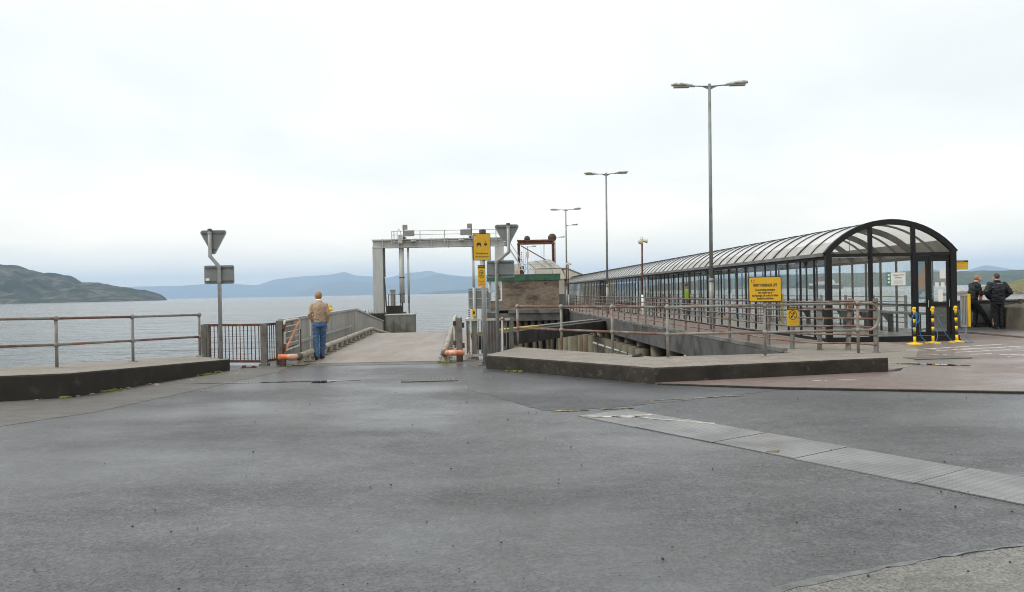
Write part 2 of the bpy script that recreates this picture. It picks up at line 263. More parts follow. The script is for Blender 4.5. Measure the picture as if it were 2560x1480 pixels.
t.links.new(df.outputs[0], m1.inputs[1]); t.links.new(tl.outputs[0], m1.inputs[2]); ge = t.nodes.new('ShaderNodeNewGeometry'); iv = t.nodes.new('ShaderNodeMath'); iv.operation = 'SUBTRACT'; iv.inputs[0].default_value = 1.0; t.links.new(ge.outputs['Backfacing'], iv.inputs[1]); mu = t.nodes.new('ShaderNodeMath'); mu.operation = 'MULTIPLY'; t.links.new(fr.outputs[0], mu.inputs[0]); t.links.new(iv.outputs[0], mu.inputs[1]); t.links.new(mu.outputs[0], m2.inputs[0]); t.links.new(m1.outputs[0], m2.inputs[1]); t.links.new(gl.outputs[0], m2.inputs[2]); t.links.new(m2.outputs[0], o.inputs[0])
m = bpy.data.materials.new('clear_film'); m.use_nodes = True; t = m.node_tree; t.nodes.clear(); MATS['clear_film'] = m
o = t.nodes.new('ShaderNodeOutputMaterial'); tr = t.nodes.new('ShaderNodeBsdfTransparent'); t.links.new(tr.outputs[0], o.inputs[0])
mat('roof_dirt_strip', (0.36, 0.35, 0.33), (0.27, 0.262, 0.24), 3, 0.35)

# ------------------------------------------------------------------ mesh helpers
class MB:
    def __init__(s): s.v = []; s.f = []; s.m = []
    def add(s, vs, fs, mi=0):
        o = len(s.v); s.v += [tuple(p) for p in vs]; s.f += [tuple(i + o for i in q) for q in fs]; s.m += [mi] * len(fs); return s
    def box(s, x0, x1, y0, y1, z0, z1, mi=0):
        return s.add([(x0, y0, z0), (x1, y0, z0), (x1, y1, z0), (x0, y1, z0), (x0, y0, z1), (x1, y0, z1), (x1, y1, z1), (x0, y1, z1)],
                     [(3, 2, 1, 0), (4, 5, 6, 7), (0, 1, 5, 4), (1, 2, 6, 5), (2, 3, 7, 6), (3, 0, 4, 7)], mi)
    def bar(s, p, q, wd, ht, mi=0, up=(0, 0, 1)):
        p = Vector(p); q = Vector(q); d = (q - p).normalized(); u = Vector(up)
        if abs(d.dot(u)) > 0.98: u = Vector((0, 1, 0))
        sx = d.cross(u).normalized() * wd / 2; sz = sx.cross(d).normalized() * ht / 2
        vs = [p - sx - sz, p + sx - sz, p + sx + sz, p - sx + sz, q - sx - sz, q + sx - sz, q + sx + sz, q - sx + sz]
        return s.add(vs, [(0, 1, 2, 3), (7, 6, 5, 4), (4, 5, 1, 0), (5, 6, 2, 1), (6, 7, 3, 2), (7, 4, 0, 3)], mi)
    def tube(s, pts, r, n=8, mi=0, r2=None):
        pts = [Vector(p) for p in pts]; k = len(pts); rs = r if isinstance(r, (list, tuple)) else [r] * k
        rings = []; prev = None
        for i, p in enumerate(pts):
            d = ((pts[min(i + 1, k - 1)] - p).normalized() + (p - pts[max(i - 1, 0)]).normalized()).normalized()
            if prev is None:
                a = Vector((0, 0, 1)) if abs(d.z) < 0.9 else Vector((0, 1, 0)); x = d.cross(a).normalized()
            else: x = (prev - d * prev.dot(d)).normalized()
            prev = x; y = d.cross(x)
            rings.append([p + (x * math.cos(2 * math.pi * j / n) + y * math.sin(2 * math.pi * j / n)) * rs[i] for j in range(n)])
        vs = [q for rg in rings for q in rg]; fs = []
        for i in range(k - 1):
            for j in range(n):
                fs.append((i * n + j, i * n + (j + 1) % n, (i + 1) * n + (j + 1) % n, (i + 1) * n + j))
        fs.append(tuple(range(n - 1, -1, -1))); fs.append(tuple((k - 1) * n + j for j in range(n)))
        return s.add(vs, fs, mi)
    def ball(s, c, r, n=10, k=7, mi=0):
        rx, ry, rz = r if isinstance(r, (list, tuple)) else (r, r, r); c = Vector(c); vs = [c + Vector((0, 0, -rz))]
        for i in range(1, k):
            a = -math.pi / 2 + math.pi * i / k
            for j in range(n): vs.append(c + Vector((rx * math.cos(a) * math.cos(2 * math.pi * j / n), ry * math.cos(a) * math.sin(2 * math.pi * j / n), rz * math.sin(a))))
        vs.append(c + Vector((0, 0, rz))); fs = []
        for j in range(n): fs.append((0, 1 + (j + 1) % n, 1 + j)); fs.append((len(vs) - 1, 1 + (k - 2) * n + j, 1 + (k - 2) * n + (j + 1) % n))
        for i in range(k - 2):
            for j in range(n): fs.append((1 + i * n + j, 1 + i * n + (j + 1) % n, 1 + (i + 1) * n + (j + 1) % n, 1 + (i + 1) * n + j))
        return s.add(vs, fs, mi)
    def cone(s, p, q, r1, r2, n=12):
        s.tube([p, q], [r1, r2], n); s.ball(p, r1, n, 8); s.ball(q, r2, n, 8); return s
    def prism(s, poly, z0, z1, top=0, side=0):
        n = len(poly); zt = z1 if isinstance(z1, (list, tuple)) else [z1] * n
        area = sum(poly[i][0] * poly[(i + 1) % n][1] - poly[(i + 1) % n][0] * poly[i][1] for i in range(n))
        if area < 0: poly = poly[::-1]; zt = list(zt)[::-1]
        vs = [(x, y, z0) for x, y in poly] + [(poly[i][0], poly[i][1], zt[i]) for i in range(n)]
        s.add(vs, [], 0); o = len(s.v) - 2 * n
        s.f.append(tuple(o + n + i for i in range(n))); s.m.append(top); s.f.append(tuple(o + i for i in range(n - 1, -1, -1))); s.m.append(side)
        for i in range(n): j = (i + 1) % n; s.f.append((o + i, o + j, o + n + j, o + n + i)); s.m.append(side)
        return s
    def lathe(s, prof, n=14, c=(0, 0, 0), axis='Z', mi=0):
        vs = []; c = Vector(c)
        for r, h in prof:
            for j in range(n):
                a = 2 * math.pi * j / n; x, y = r * math.cos(a), r * math.sin(a)
                vs.append(c + (Vector((x, y, h)) if axis == 'Z' else Vector((h, x, y)) if axis == 'X' else Vector((y, h, x))))
        fs = []
        for i in range(len(prof) - 1):
            for j in range(n): fs.append((i * n + j, i * n + (j + 1) % n, (i + 1) * n + (j + 1) % n, (i + 1) * n + j))
        fs.append(tuple(range(n - 1, -1, -1))); fs.append(tuple((len(prof) - 1) * n + j for j in range(n)))
        return s.add(vs, fs, mi)
    def build(s, name, mats, parent=None, smooth=False, bevel=0.0, loc=None, rotz=0.0):
        me = bpy.data.meshes.new(name); me.from_pydata(s.v, [], s.f)
        if isinstance(mats, str): mats = [mats]
        for k in mats: me.materials.append(MATS[k])
        me.polygons.foreach_set('material_index', s.m)
        if smooth: me.polygons.foreach_set('use_smooth', [True] * len(s.f))
        me.update()
        o = bpy.data.objects.new(name, me); col.objects.link(o); o.parent = parent
        if loc: o.location = loc
        if rotz: o.rotation_euler.z = rotz
        if bevel:
            md = o.modifiers.new('bevel', 'BEVEL'); md.width = bevel; md.segments = 2; md.limit_method = 'ANGLE'
        return o
def empty(name, loc=(0, 0, 0), rz=0.0):
    o = bpy.data.objects.new(name, None); col.objects.link(o); o.location = loc; o.rotation_euler.z = rz; o.empty_display_size = 0.2; return o
def tag(o, label=None, cat=None, group=None, kind=None):
    if label: o['label'] = label
    if cat: o['category'] = cat
    if group: o['group'] = group
    if kind: o['kind'] = kind
    return o
def clone(o, parent, loc=None, rotz=None):
    c = o.copy(); col.objects.link(c); c.parent = parent
    if loc is not None: c.location = loc
    if rotz is not None: c.rotation_euler.z = rotz
    return c
def text(body, size, loc, m, parent, rot=(R(90), 0, 0), align='CENTER', sx=1.0, name='lettering', bold=0.0):
    cu = bpy.data.curves.new('t', 'FONT'); cu.body = body; cu.size = size; cu.align_x = align; cu.align_y = 'CENTER'; cu.extrude = 0.0008; cu.offset = bold; cu.resolution_u = 3
    tmp = bpy.data.objects.new('t', cu); col.objects.link(tmp); bpy.context.view_layer.update()
    me = bpy.data.meshes.new_from_object(tmp.evaluated_get(bpy.context.evaluated_depsgraph_get())); bpy.data.objects.remove(tmp); bpy.data.curves.remove(cu)
    me.materials.clear(); me.materials.append(MATS[m])
    o = bpy.data.objects.new(name, me); col.objects.link(o); o.parent = parent; o.location = loc; o.rotation_euler = rot; o.scale = (sx, 1, 1)
    return o
def blob(cx, cy, rx, ry, n=22, j=0.25, rot=0.0, seed=0):
    rnd = random.Random(seed); ph = [rnd.uniform(0, 6.28) for _ in range(4)]; pts = []
    for i in range(n):
        a = 2 * math.pi * i / n; k = 1 + j * (math.sin(2 * a + ph[0]) * 0.5 + math.sin(3 * a + ph[1]) * 0.35 + math.sin(5 * a + ph[2]) * 0.25 + rnd.uniform(-0.12, 0.12))
        x, y = rx * k * math.cos(a), ry * k * math.sin(a)
        pts.append((cx + x * math.cos(rot) - y * math.sin(rot), cy + x * math.sin(rot) + y * math.cos(rot)))
    return pts
def rrect(x0, x1, z0, z1, r=0.03, n=4):
    pts = []
    for cx, cz, a0 in ((x1 - r, z1 - r, 0), (x0 + r, z1 - r, 90), (x0 + r, z0 + r, 180), (x1 - r, z0 + r, 270)):
        for i in range(n + 1): a = R(a0 + 90 * i / n); pts.append((cx + r * math.cos(a), cz + r * math.sin(a)))
    return pts
def plate(poly, y0, y1, mb=None, mi=0):      # poly in (x,z), thickness along y
    mb = mb or MB(); n = len(poly); vs = [(x, y0, z) for x, z in poly] + [(x, y1, z) for x, z in poly]
    fs = [tuple(range(n)), tuple(range(2 * n - 1, n - 1, -1))] + [(i, i + n, (i + 1) % n + n, (i + 1) % n) for i in range(n)]
    return mb.add(vs, fs, mi)

# ------------------------------------------------------------------ setting: land, sea
SEA = -4.0
tag(MB().prism([(-23000, -600), (23000, -600), (23000, 21500), (-23000, 21500)], SEA - 0.5, SEA).build('sea', 'sea_water'), kind='structure')

def hill(name, prof, y0, yr, y1, m, rough, nx=130, ny=26, freq=0.004, base=SEA - 0.5, far=1.0):
    prof = [(x * far, h * far if h > 0 else h) for x, h in prof]; y0, yr, y1 = y0 * far, yr * far, y1 * far
    vs = []; fs = []
    xs0, xs1 = prof[0][0], prof[-1][0]
    def H(x):
        for (xa, ha), (xb, hb) in zip(prof, prof[1:]):
            if xa <= x <= xb: k = (x - xa) / (xb - xa); return ha + (hb - ha) * k
        return prof[-1][1]
    for j in range(ny + 1):
        y = y0 + (y1 - y0) * j / ny
        if y <= yr: k = ((y - y0) / (yr - y0)); sh = k ** 0.72
        else: k = 1 - (y - yr) / (y1 - yr); sh = max(0.0, k) ** 0.8
        for i in range(nx + 1):
            x = xs0 + (xs1 - xs0) * i / nx
            edge = min(1.0, (H(x) - SEA) / (rough * 2.2 + 0.1))
            nz = noise.fractal(Vector((x * freq, y * freq, 3.1)), 0.9, 2.1, 5) * rough * edge * (0.35 + 0.65 * (1 - abs(2 * sh - 1))) * min(1, sh * 4)
            ro = noise.fractal(Vector((x * freq * 2.6, y * freq, 8.1)), 0.8, 2.1, 4) * rough * 0.22 * edge * sh
            z = base + (H(x) - base) * sh + (nz if sh < 0.97 else 0) + ro
            vs.append((x * ((0.55 + 0.45 * y / yr) if y < yr else y / yr), y, max(base, z)))
    for j in range(ny):
        for i in range(nx):
            a = j * (nx + 1) + i; fs.append((a, a + 1, a + nx + 2, a + nx + 1))
    return tag(MB().add(vs, fs).build(name, m, smooth=True), kind='structure')
hill('headland_left', [(-5200, 150), (-3600, 175), (-2500, 160), (-2100, 150), (-1730, 132), (-1683, 125), (-1585, 95), (-1548, 96), (-1508, 84), (-1456, 64), (-1399, 61), (-1337, 46), (-1264, 37), (-1213, 25), (-1182, 13), (-1166, -4)], 2100, 2600, 3300, 'hill_heath', 32, nx=420, ny=64, freq=0.008)
hill('mountain_near', [(-3150, -4), (-3099, 9), (-2931, 75), (-2683, 167), (-2401, 214), (-1990, 175), (-1807, 138), (-1479, 183), (-1243, 240), (-1082, 286), (-950, 275), (-865, 243), (-671, 235), (-454, 190), (-200, 150), (200, 120), (800, 60), (1400, 20), (1700, -4)], 10000, 11000, 12500, 'far_land', 55, freq=0.0011, far=1.32)
hill('mountain_far', [(-9500, 300), (-8000, 260), (-6660, 271), (-5943, 294), (-5319, 250), (-4975, 359), (-4616, 400), (-4015, 432), (-3656, 463), (-3489, 500), (-3249, 422), (-2625, 340), (-2148, 451), (-1714, 488), (-1573, 440), (-975, 353), (-658, 364), (0, 300), (1200, 220), (2500, 180), (4000, 60), (5000, -4)], 14500, 16000, 18500, 'far_land', 80, freq=0.0008, far=1.1)
hill('low_shore', [(-1250, -4), (-1124, 4), (-889, 28), (-561, 40), (-233, 30), (300, 36), (900, 20), (1300, -4)], 8600, 9000, 9600, 'far_land', 8, freq=0.003)
hill('coast_right', [(400, -4), (563, 19), (751, 34), (970, 45), (1220, 52), (1439, 50), (1595, 52), (1747, 49), (1828, 51), (1906, 49), (1970, 51), (2100, 50), (2600, 62), (3600, 70), (5200, 80)], 2600, 3000, 3600, 'hill_wood', 12, nx=220, ny=34, freq=0.008)
hill('mountain_right', [(1800, -4), (2410, 98), (2984, 162), (3786, 192), (4473, 150), (5275, 135), (5620, 203), (5924, 243), (6307, 160), (6513, 175), (6611, 212), (6732, 256), (6847, 250), (7035, 212), (7178, 188), (7500, 160), (8600, 190), (10500, 120)], 10000, 11000, 12500, 'far_land', 55, freq=0.0011, far=1.32)
# the skerry to the right
rk = MB()
def lump(mb, cx, cy, rx, ry, h, seed, n=26, k=12, base=SEA - 0.4):
    vs = []; fs = []
    for j in range(k + 1):
        q = j / k
        for i in range(n):
            a = 2 * math.pi * i / n; e = 1 + 0.3 * noise.noise(Vector((math.cos(a) * 1.6 + seed, math.sin(a) * 1.6, q * 1.2)))
            x, y = cx + rx * e * (1 - q) * math.cos(a), cy + ry * e * (1 - q) * math.sin(a)
            z = base + h * math.sqrt(max(0, 1 - (1 - q) ** 2)) * (1 + 0.5 * noise.noise(Vector((x * 0.25, y * 0.25, seed)))) + 0.5 * noise.noise(Vector((x * 0.9, y * 0.9, seed)))
            vs.append((x, y, z if j else base))
    for j in range(k):
        for i in range(n): fs.append((j * n + i, j * n + (i + 1) % n, (j + 1) * n + (i + 1) % n, (j + 1) * n + i))
    mb.add(vs, fs)
for i in range(16): lump(rk, 214 + i * 5.2 + random.uniform(-2, 2), 372 + random.uniform(-6, 6) + i * 0.4, random.uniform(5, 9), random.uniform(5, 10), random.uniform(1.4, 2.6), i * 3.3)
tag(rk.build('rocky_spit', 'rock', smooth=False), kind='structure')
gm = MB(); lump(gm, 264, 392, 26, 26, 6.2, 5.2, 40, 18); lump(gm, 290, 400, 34, 30, 8, 1.2, 40, 18)
tag(gm.build('islet', 'mound_green', smooth=True), kind='structure')

# ------------------------------------------------------------------ setting: quay
quay = [(-40, -15), (70, -15), (70, 27.65), (14.7, 27.65), (14.7, 20.5), (6.41, 20.5), (6.73, 15.22), (2.76, 14.82), (0.1, 18.3), (-1.0, 18.55), (-1.15, 18.0), (-5.4, 18.25), (-5.95, 17.9), (-7.4, 18.35), (-7.52, 17.85), (-9.68, 14.4), (-14, 12.6), (-40, 5)]
tag(MB().prism(quay, -6, 0, 0, 1).build('quay_ground', ['asphalt', 'concrete_grey']), kind='structure')
def sheet(name, poly, z, m, kind='structure', parent=None, thick=0.02):
    o = MB().prism(poly, z - thick, z).build(name, m, parent)
    return tag(o, kind=kind) if kind else o
def jag(pts, amp, step=0.15, seed=1):
    rnd = random.Random(seed); o = []
    for (xa, ya), (xb, yb) in zip(pts, pts[1:]):
        n = max(1, int(math.hypot(xb - xa, yb - ya) / step))
        for i in range(n):
            k = i / n; o.append((xa + (xb - xa) * k + rnd.uniform(-amp, amp), ya + (yb - ya) * k + rnd.uniform(-amp, amp)))
    o.append(pts[-1]); return o
sheet('old_asphalt_strip', jag([(-9, 6.2), (-6.61, 9.86), (-5.99, 10.89), (-5.58, 12.99), (-5.31, 14.38), (-5.0, 16.2), (-5.1, 17.5)], 0.02, seed=3) + [(-5.6, 17.7), (-6.05, 17.75), (-6.1, 16.9), (-7.2, 12.6), (-8.3, 12.2), (-14, 10)], 0.004, 'asphalt_old')
sheet('light_asphalt_patch', jag([(0.7, 3.6), (1.29, 4.02), (1.65, 4.17), (2.32, 4.41), (3.08, 4.65), (4.6, 5.3)], 0.015, seed=4) + [(4.6, -6), (-0.6, -6)], 0.004, 'asphalt_light')
sheet('darker_asphalt_patch', jag([(-0.95, 15.0), (-0.75, 12.7), (0.4, 10.25), (1.3, 10.4), (4.2, 11.9)], 0.02, seed=21) + [(2.36, 12.84), (-0.6, 16.1)], 0.003, 'asphalt_new', thick=0.01)
red = jag([(2.37, 12.86), (4.21, 12.04), (7.35, 11.06), (14, 9.2), (30, 4.5)], 0.012, seed=5) + [(45, 27.6), (14.75, 27.6), (14.75, 20.5), (9.1, 20.5), (8.9, 17.0), (7.0, 13.9), (2.9, 13.3)]
tag(MB().prism(red, -0.05, 0.03, 0, 0).build('red_asphalt', 'asphalt_red'), kind='structure')
sheet('concrete_path', [(6.8, 14.0), (7.9, 14.95), (8.2, 15.7), (9.95, 18.8), (10.2, 21.0), (6.42, 21.0), (6.76, 15.3)], 0.036, 'path_concrete', thick=0.03)
# kerb lip along the red surface
kb = MB()
kp = jag([(2.40, 12.83), (4.21, 12.0), (7.35, 11.02), (14, 9.16), (30, 4.46)], 0.012, 0.3, seed=6)
for p, q in zip(kp, kp[1:]): kb.bar((p[0], p[1], 0.012), (q[0], q[1], 0.012), 0.07 + random.uniform(-0.02, 0.02), 0.03 + random.uniform(-0.008, 0.008))
tag(kb.build('kerb_edge', 'concrete_stained'), kind='structure')
sheet('ramp_apron', jag([(-5.35, 17.45), (-3.2, 17.5), (-1.1, 17.35), (-0.75, 16.4)], 0.03, seed=8) + [(-0.55, 16.25), (-0.4, 17.9), (-1.1, 18.3), (-5.5, 18.2)], 0.004, 'asphalt_old')

# water lying on the road
def puddle(poly, z, label):
    return tag(MB().prism(poly, z - 0.006, z).build('puddle', 'puddle_water'), label, 'puddle', 'puddles on the ground')
puddle(blob(-4.3, 14.32, 1.15, 0.06, j=0.5, seed=1), 0.007, 'long thin puddle on asphalt left of the road drain')
puddle(blob(-3.55, 14.2, 0.2, 0.13, j=0.4, seed=2), 0.012, 'small dark puddle at the right end of the thin puddle')
puddle(blob(8.1, 14.9, 0.55, 0.13, rot=-0.5, j=0.35, seed=3) , 0.041, 'puddle beside the drain on the red surface')
mat('wet_sheen_grey', (0.12, 0.122, 0.122), (0.06, 0.061, 0.062), 9, 0.28, bump=0.4, bscale=50)  # pale grey paints the sheen of a wet strip into the base colour
sheet('wet_sheen_strip', jag([(0.9, 3.76), (1.32, 4.05), (1.65, 4.2), (2.32, 4.44), (3.08, 4.68), (4.0, 5.1)], 0.012, seed=14) + jag([(4.0, 5.07), (3.08, 4.655), (2.32, 4.415), (1.65, 4.14), (1.3, 3.98), (0.95, 3.72)], 0.018, step=0.08, seed=15), 0.0065, 'wet_sheen_grey', thick=0.004)
# drains
def grate(name, cx, cy, L_, W_, rz, z, label, nb):
    g = empty(name, (cx, cy, z), rz); tag(g, label, 'drain')
    f = MB()
    for s in (-1, 1): f.box(-L_ / 2, L_ / 2, s * W_ / 2 - 0.02, s * W_ / 2 + 0.02, 0, 0.012)
    f.build('frame', 'cast_iron', g)
    MB().box(-L_ / 2, L_ / 2, -W_ / 2 + 0.02, W_ / 2 - 0.02, -0.003, 0.002).build('pit', 'black_paint', g)
    bm_ = MB().box(-0.016, 0.016, -W_ / 2 + 0.02, W_ / 2 - 0.02, 0.001, 0.011).build('bar', 'cast_iron', g)
    for i in range(nb):
        p = (-L_ / 2 + L_ * (i + 0.5) / nb, 0, 0); b_ = bm_ if i == 0 else clone(bm_, g); b_.location = p; b_.rotation_euler.z = 0.35
grate('road_drain', -1.55, 14.15, 1.0, 0.38, 0.05, 0.006, 'iron slotted drain set in asphalt before the ramp', 14)
grate('road_drain', 8.95, 16.2, 1.25, 0.4, 0.08, 0.038, 'iron slotted drain in the red surface near yellow posts', 16)
# steel plates across the road
n0 = Vector((0.8, 9.77)); n1_ = Vector((3.62, 5.47)); dn = (n1_ - n0).normalized(); pn = Vector((-dn.y, dn.x)) 
rz_pl = math.atan2(dn.y, dn.x)
pl = tag(empty('trench_cover', (n0.x, n0.y, 0.004), rz_pl), 'diagonal band of steel chequer plates across the road', 'trench cover')
x = 0.0
for i, ln in enumerate([1.05, 1.18, 0.98, 1.14, 1.2, 1.1, 1.2, 1.2, 1.2]):
    o = MB().box(0, ln - 0.012, 0.02, 0.86 - 0.02 * (i == 0), -0.004, 0.004).build('plate', 'chequer_plate', pl, loc=(x, 0.012 * ((i * 7) % 3), 0.001 * ((i * 5) % 3))); x += ln
# road markings
def marks(name, polys, z, m, label):
    g = tag(empty(name, (0, 0, 0)), label, 'road marking')
    for p in polys: MB().prism(p, z - 0.003, z).build('stroke', m, g)
def strip(xa, ya, xb, yb, wd, seed=0):
    d = Vector((xb - xa, yb - ya)).normalized(); n_ = Vector((-d.y, d.x)) * wd / 2
    rnd = random.Random(seed); k = max(2, int(math.hypot(xb - xa, yb - ya) / 0.12)); up = []; dn_ = []
    for i in range(k + 1):
        q = i / k; cx, cy_ = xa + (xb - xa) * q, ya + (yb - ya) * q
        a1 = 0.7 + rnd.random() * 0.5; a2 = 0.7 + rnd.random() * 0.5
        up.append((cx + n_.x * a1, cy_ + n_.y * a1)); dn_.append((cx - n_.x * a2, cy_ - n_.y * a2))
    return up + dn_[::-1]
marks('worn_yellow_line', [strip(0.5, 10.2, 1.0, 10.26, 0.08, 1), strip(1.15, 10.3, 1.6, 10.36, 0.07, 2), strip(1.9, 11.0, 2.45, 11.12, 0.07, 3), strip(2.6, 11.18, 3.0, 11.26, 0.06, 4), strip(3.1, 11.3, 3.4, 11.35, 0.06, 5)], 0.0075, 'road_yellow', 'worn broken yellow line crossing the asphalt before the plinth')
marks('worn_plate_paint', [blob(1.25, 9.62, 0.32, 0.07, 26, 0.5, -0.15, 41), strip(1.22, 9.66, 1.75, 9.72, 0.10, 6), strip(1.5, 9.58, 2.35, 9.0, 0.07, 7)], 0.0135, 'road_yellow', 'faded cream paint on the far end of the steel plates')
mat('worn_cream', (0.5, 0.46, 0.40), (0.36, 0.33, 0.29), 6, 0.55, c3=(0.19, 0.185, 0.18), s3=8, lo3=0.47, hi3=0.58)
for o_ in bpy.data.objects['worn_plate_paint'].children: o_.data.materials[0] = MATS['worn_cream']
marks('faint_lane_line', [strip(4.89, 12.82, 5.2, 12.74, 0.06, 8), strip(5.36, 12.8, 5.68, 12.72, 0.06, 9)], 0.034, 'road_paint', 'two short pale strokes on the red surface before plinth')
L_ = [strip(9.9, 18.5, 12.6, 19.6, 0.12, 11), strip(9.95, 18.0, 11.0, 18.45, 0.1, 12), strip(10.6, 18.2, 12.7, 18.9, 0.1, 13), strip(10.1, 17.5, 11.6, 17.9, 0.09, 14), strip(12.0, 18.3, 13.2, 18.0, 0.09, 15),
      strip(10.05, 16.9, 10.6, 17.0, 0.1, 16), strip(10.6, 16.75, 11.3, 16.6, 0.1, 17), strip(10.5, 16.3, 11.2, 16.35, 0.1, 18), strip(11.6, 17.2, 12.9, 17.5, 0.1, 19), strip(10.9, 15.7, 13.0, 16.6, 0.12, 20), strip(10.9, 15.75, 12.4, 15.5, 0.12, 21), strip(11.6, 15.15, 13.6, 15.5, 0.12, 22), strip(12.2, 16.7, 13.2, 16.5, 0.1, 23)]
marks('worn_road_lettering', L_, 0.034, 'road_paint', 'worn white road lettering on the red surface by the shelter')
marks('pale_outline_paint', [strip(9.3, 18.3, 10.0, 18.45, 0.05, 31), strip(9.3, 18.0, 10.0, 18.15, 0.05, 32), strip(9.3, 18.0, 9.3, 18.3, 0.05, 33), strip(9.0, 16.85, 9.6, 16.95, 0.05, 34)], 0.041, 'road_paint', 'small pale painted outline beside the leftmost yellow post')
# grit
gr = MB(); rnd = random.Random(11)
for i in range(230):
    y = 4.2 + 11 * rnd.random() ** 1.4; x = rnd.uniform(-0.75, 0.72) * y
    if y > 11.5 and x > 2: continue
    s = 0.004 + 0.007 * rnd.random() ** 3; gr.ball((x, y, 0.006 + s * 0.4), (s, s * rnd.uniform(0.6, 1.2), s * 0.7), 5, 3)
tag(gr.build('road_grit', 'litter_dark'), 'scattered dark grit on the wet asphalt', 'grit', kind='stuff')
lt = MB()
for i in range(46):
    k = rnd.random(); x = -8.0 + 1.9 * k + rnd.uniform(0, 0.5); y = 12.3 + 4.3 * k - rnd.uniform(0.05, 0.3) + (0 if x > -7.3 else -0.1); s = rnd.uniform(0.008, 0.03)
    lt.box(x, x + s * 2, y, y + s, 0.005, 0.005 + s * 0.4)
tag(lt.build('litter_fragments', 'litter_pale'), 'small pale litter fragments along the left plinth foot', 'litter', kind='stuff')
ms = MB()
for cx, cy_, rx in ((-6.42, 15.95, 0.2), (-6.33, 16.4, 0.12), (-7.0, 13.4, 0.16), (-7.38, 12.62, 0.1), (-1.5, 17.6, 0.18), (0.1, 15.35, 0.15)):
    for i in range(22): ms.ball((cx + rnd.gauss(0, rx * 0.5), cy_ + rnd.gauss(0, rx * 0.35), 0.012), (rnd.uniform(0.02, 0.05), rnd.uniform(0.02, 0.05), rnd.uniform(0.012, 0.03)), 6, 4)
tag(ms.build('moss_tufts', 'moss', smooth=True), 'yellow green moss tufts at the foot of the plinths', 'moss', kind='stuff')
tag(MB().add([(2.42, 7.40, 0.009), (2.53, 7.37, 0.009), (2.56, 7.42, 0.015), (2.45, 7.43, 0.011), (2.42, 7.40, 0.012), (2.53, 7.37, 0.013), (2.56, 7.42, 0.021), (2.45, 7.43, 0.016)], [(3, 2, 1, 0), (4, 5, 6, 7), (0, 1, 5, 4), (1, 2, 6, 5), (2, 3, 7, 6), (3, 0, 4, 7)]).build('yellow_scrap', 'yellow_scrap'), 'flat yellow brown scrap lying on the steel plates', 'litter')

# ------------------------------------------------------------------ plinths and their railings
def plinth(name, poly, zt, mats, label):
    mb = MB().prism(poly, -0.05, zt, 0, 1)
    return tag(mb.build(name, mats, bevel=0.035), label, 'plinth')
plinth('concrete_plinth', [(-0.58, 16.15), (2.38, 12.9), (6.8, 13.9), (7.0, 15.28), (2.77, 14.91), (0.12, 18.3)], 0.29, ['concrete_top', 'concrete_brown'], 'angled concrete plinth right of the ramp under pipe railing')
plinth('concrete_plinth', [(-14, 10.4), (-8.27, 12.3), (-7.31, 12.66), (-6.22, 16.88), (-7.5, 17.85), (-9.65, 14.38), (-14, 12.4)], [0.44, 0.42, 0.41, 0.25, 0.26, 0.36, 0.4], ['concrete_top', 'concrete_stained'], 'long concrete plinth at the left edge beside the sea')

def pipe_rail(name, label, posts, ztops, zbase, mats, r=0.03):
    g = tag(empty(name, (*posts[0], zbase[0])), label, 'railing'); ox, oy, oz = posts[0][0], posts[0][1], zbase[0]
    for k, (x, y) in enumerate(posts):
        MB().tube([(x - ox, y - oy, zbase[k] - oz), (x - ox, y - oy, ztops[k] - oz)], r * 0.95, 10).build('post', mats[0], g, True)
        MB().lathe([(0.09, 0), (0.09, 0.012), (0.05, 0.016)], 12, (x - ox, y - oy, zbase[k] - oz)).build('foot_plate', mats[0], g)
        for q in (1.0, 0.47): MB().ball((x - ox, y - oy, zbase[k] + (ztops[k] - zbase[k]) * q - oz), r * 1.75, 12, 8).build('ball_joint', mats[0], g, True)
    return g, (ox, oy, oz)
LP = [(-13.2, 11.7), (-10.9, 12.45), (-8.5, 14.3), (-7.92, 16.0), (-7.2, 17.65)]
zb = [0.42, 0.4, 0.345, 0.3, 0.262]; zt = [1.36, 1.33, 1.27, 1.235, 1.215]
g, (ox, oy, oz) = pipe_rail('pipe_railing', 'two rail grey and rusty pipe railing on the left plinth', LP, zt, zb, ['rail_grey'])
for q in (1.0, 0.47):
    for k in range(len(LP) - 1):
        a_ = (LP[k][0] - ox, LP[k][1] - oy, zb[k] + (zt[k] - zb[k]) * q - oz); b_ = (LP[k + 1][0] - ox, LP[k + 1][1] - oy, zb[k + 1] + (zt[k + 1] - zb[k + 1]) * q - oz)
        MB().tube([a_, b_], 0.026, 10).build('rail', 'rail_rusty' if (k + (q < 1)) % 2 == 0 else 'rail_grey', g, True)
RP = [(0.12, 18.2), (1.08, 17.0), (2.05, 15.8), (2.95, 14.62), (4.8, 14.62), (6.62, 14.72)]
zb = [0.285] * 6; zt = [1.255] * 6
g, (ox, oy, oz) = pipe_rail('pipe_railing', 'two rail rusty pipe railing with rounded end on the right plinth', RP, zt, zb, ['rail_grey'])
for q, m_ in ((1.0, 'rail_rusty'), (0.47, 'rail_rusty')):
    z_ = 0.97 * q
    for k in range(5):
        MB().tube([(RP[k][0] - ox, RP[k][1] - oy, z_), (RP[k + 1][0] - ox, RP[k + 1][1] - oy, z_)], 0.026, 10).build('rail', 'rail_rusty' if k < 3 else 'rail_grey', g, True)
ex, ey = RP[5][0] - ox, RP[5][1] - oy; zm = 0.97 * 0.47; rr = (0.97 - zm) / 2; arc = [(ex, ey, 0.97), (ex + 0.22, ey + 0.01, 0.97)]
for i in range(1, 12): a_ = math.pi / 2 - math.pi * i / 11; arc.append((ex + 0.22 + rr * 0.75 * math.cos(a_), ey + 0.01, zm + rr + rr * math.sin(a_)))
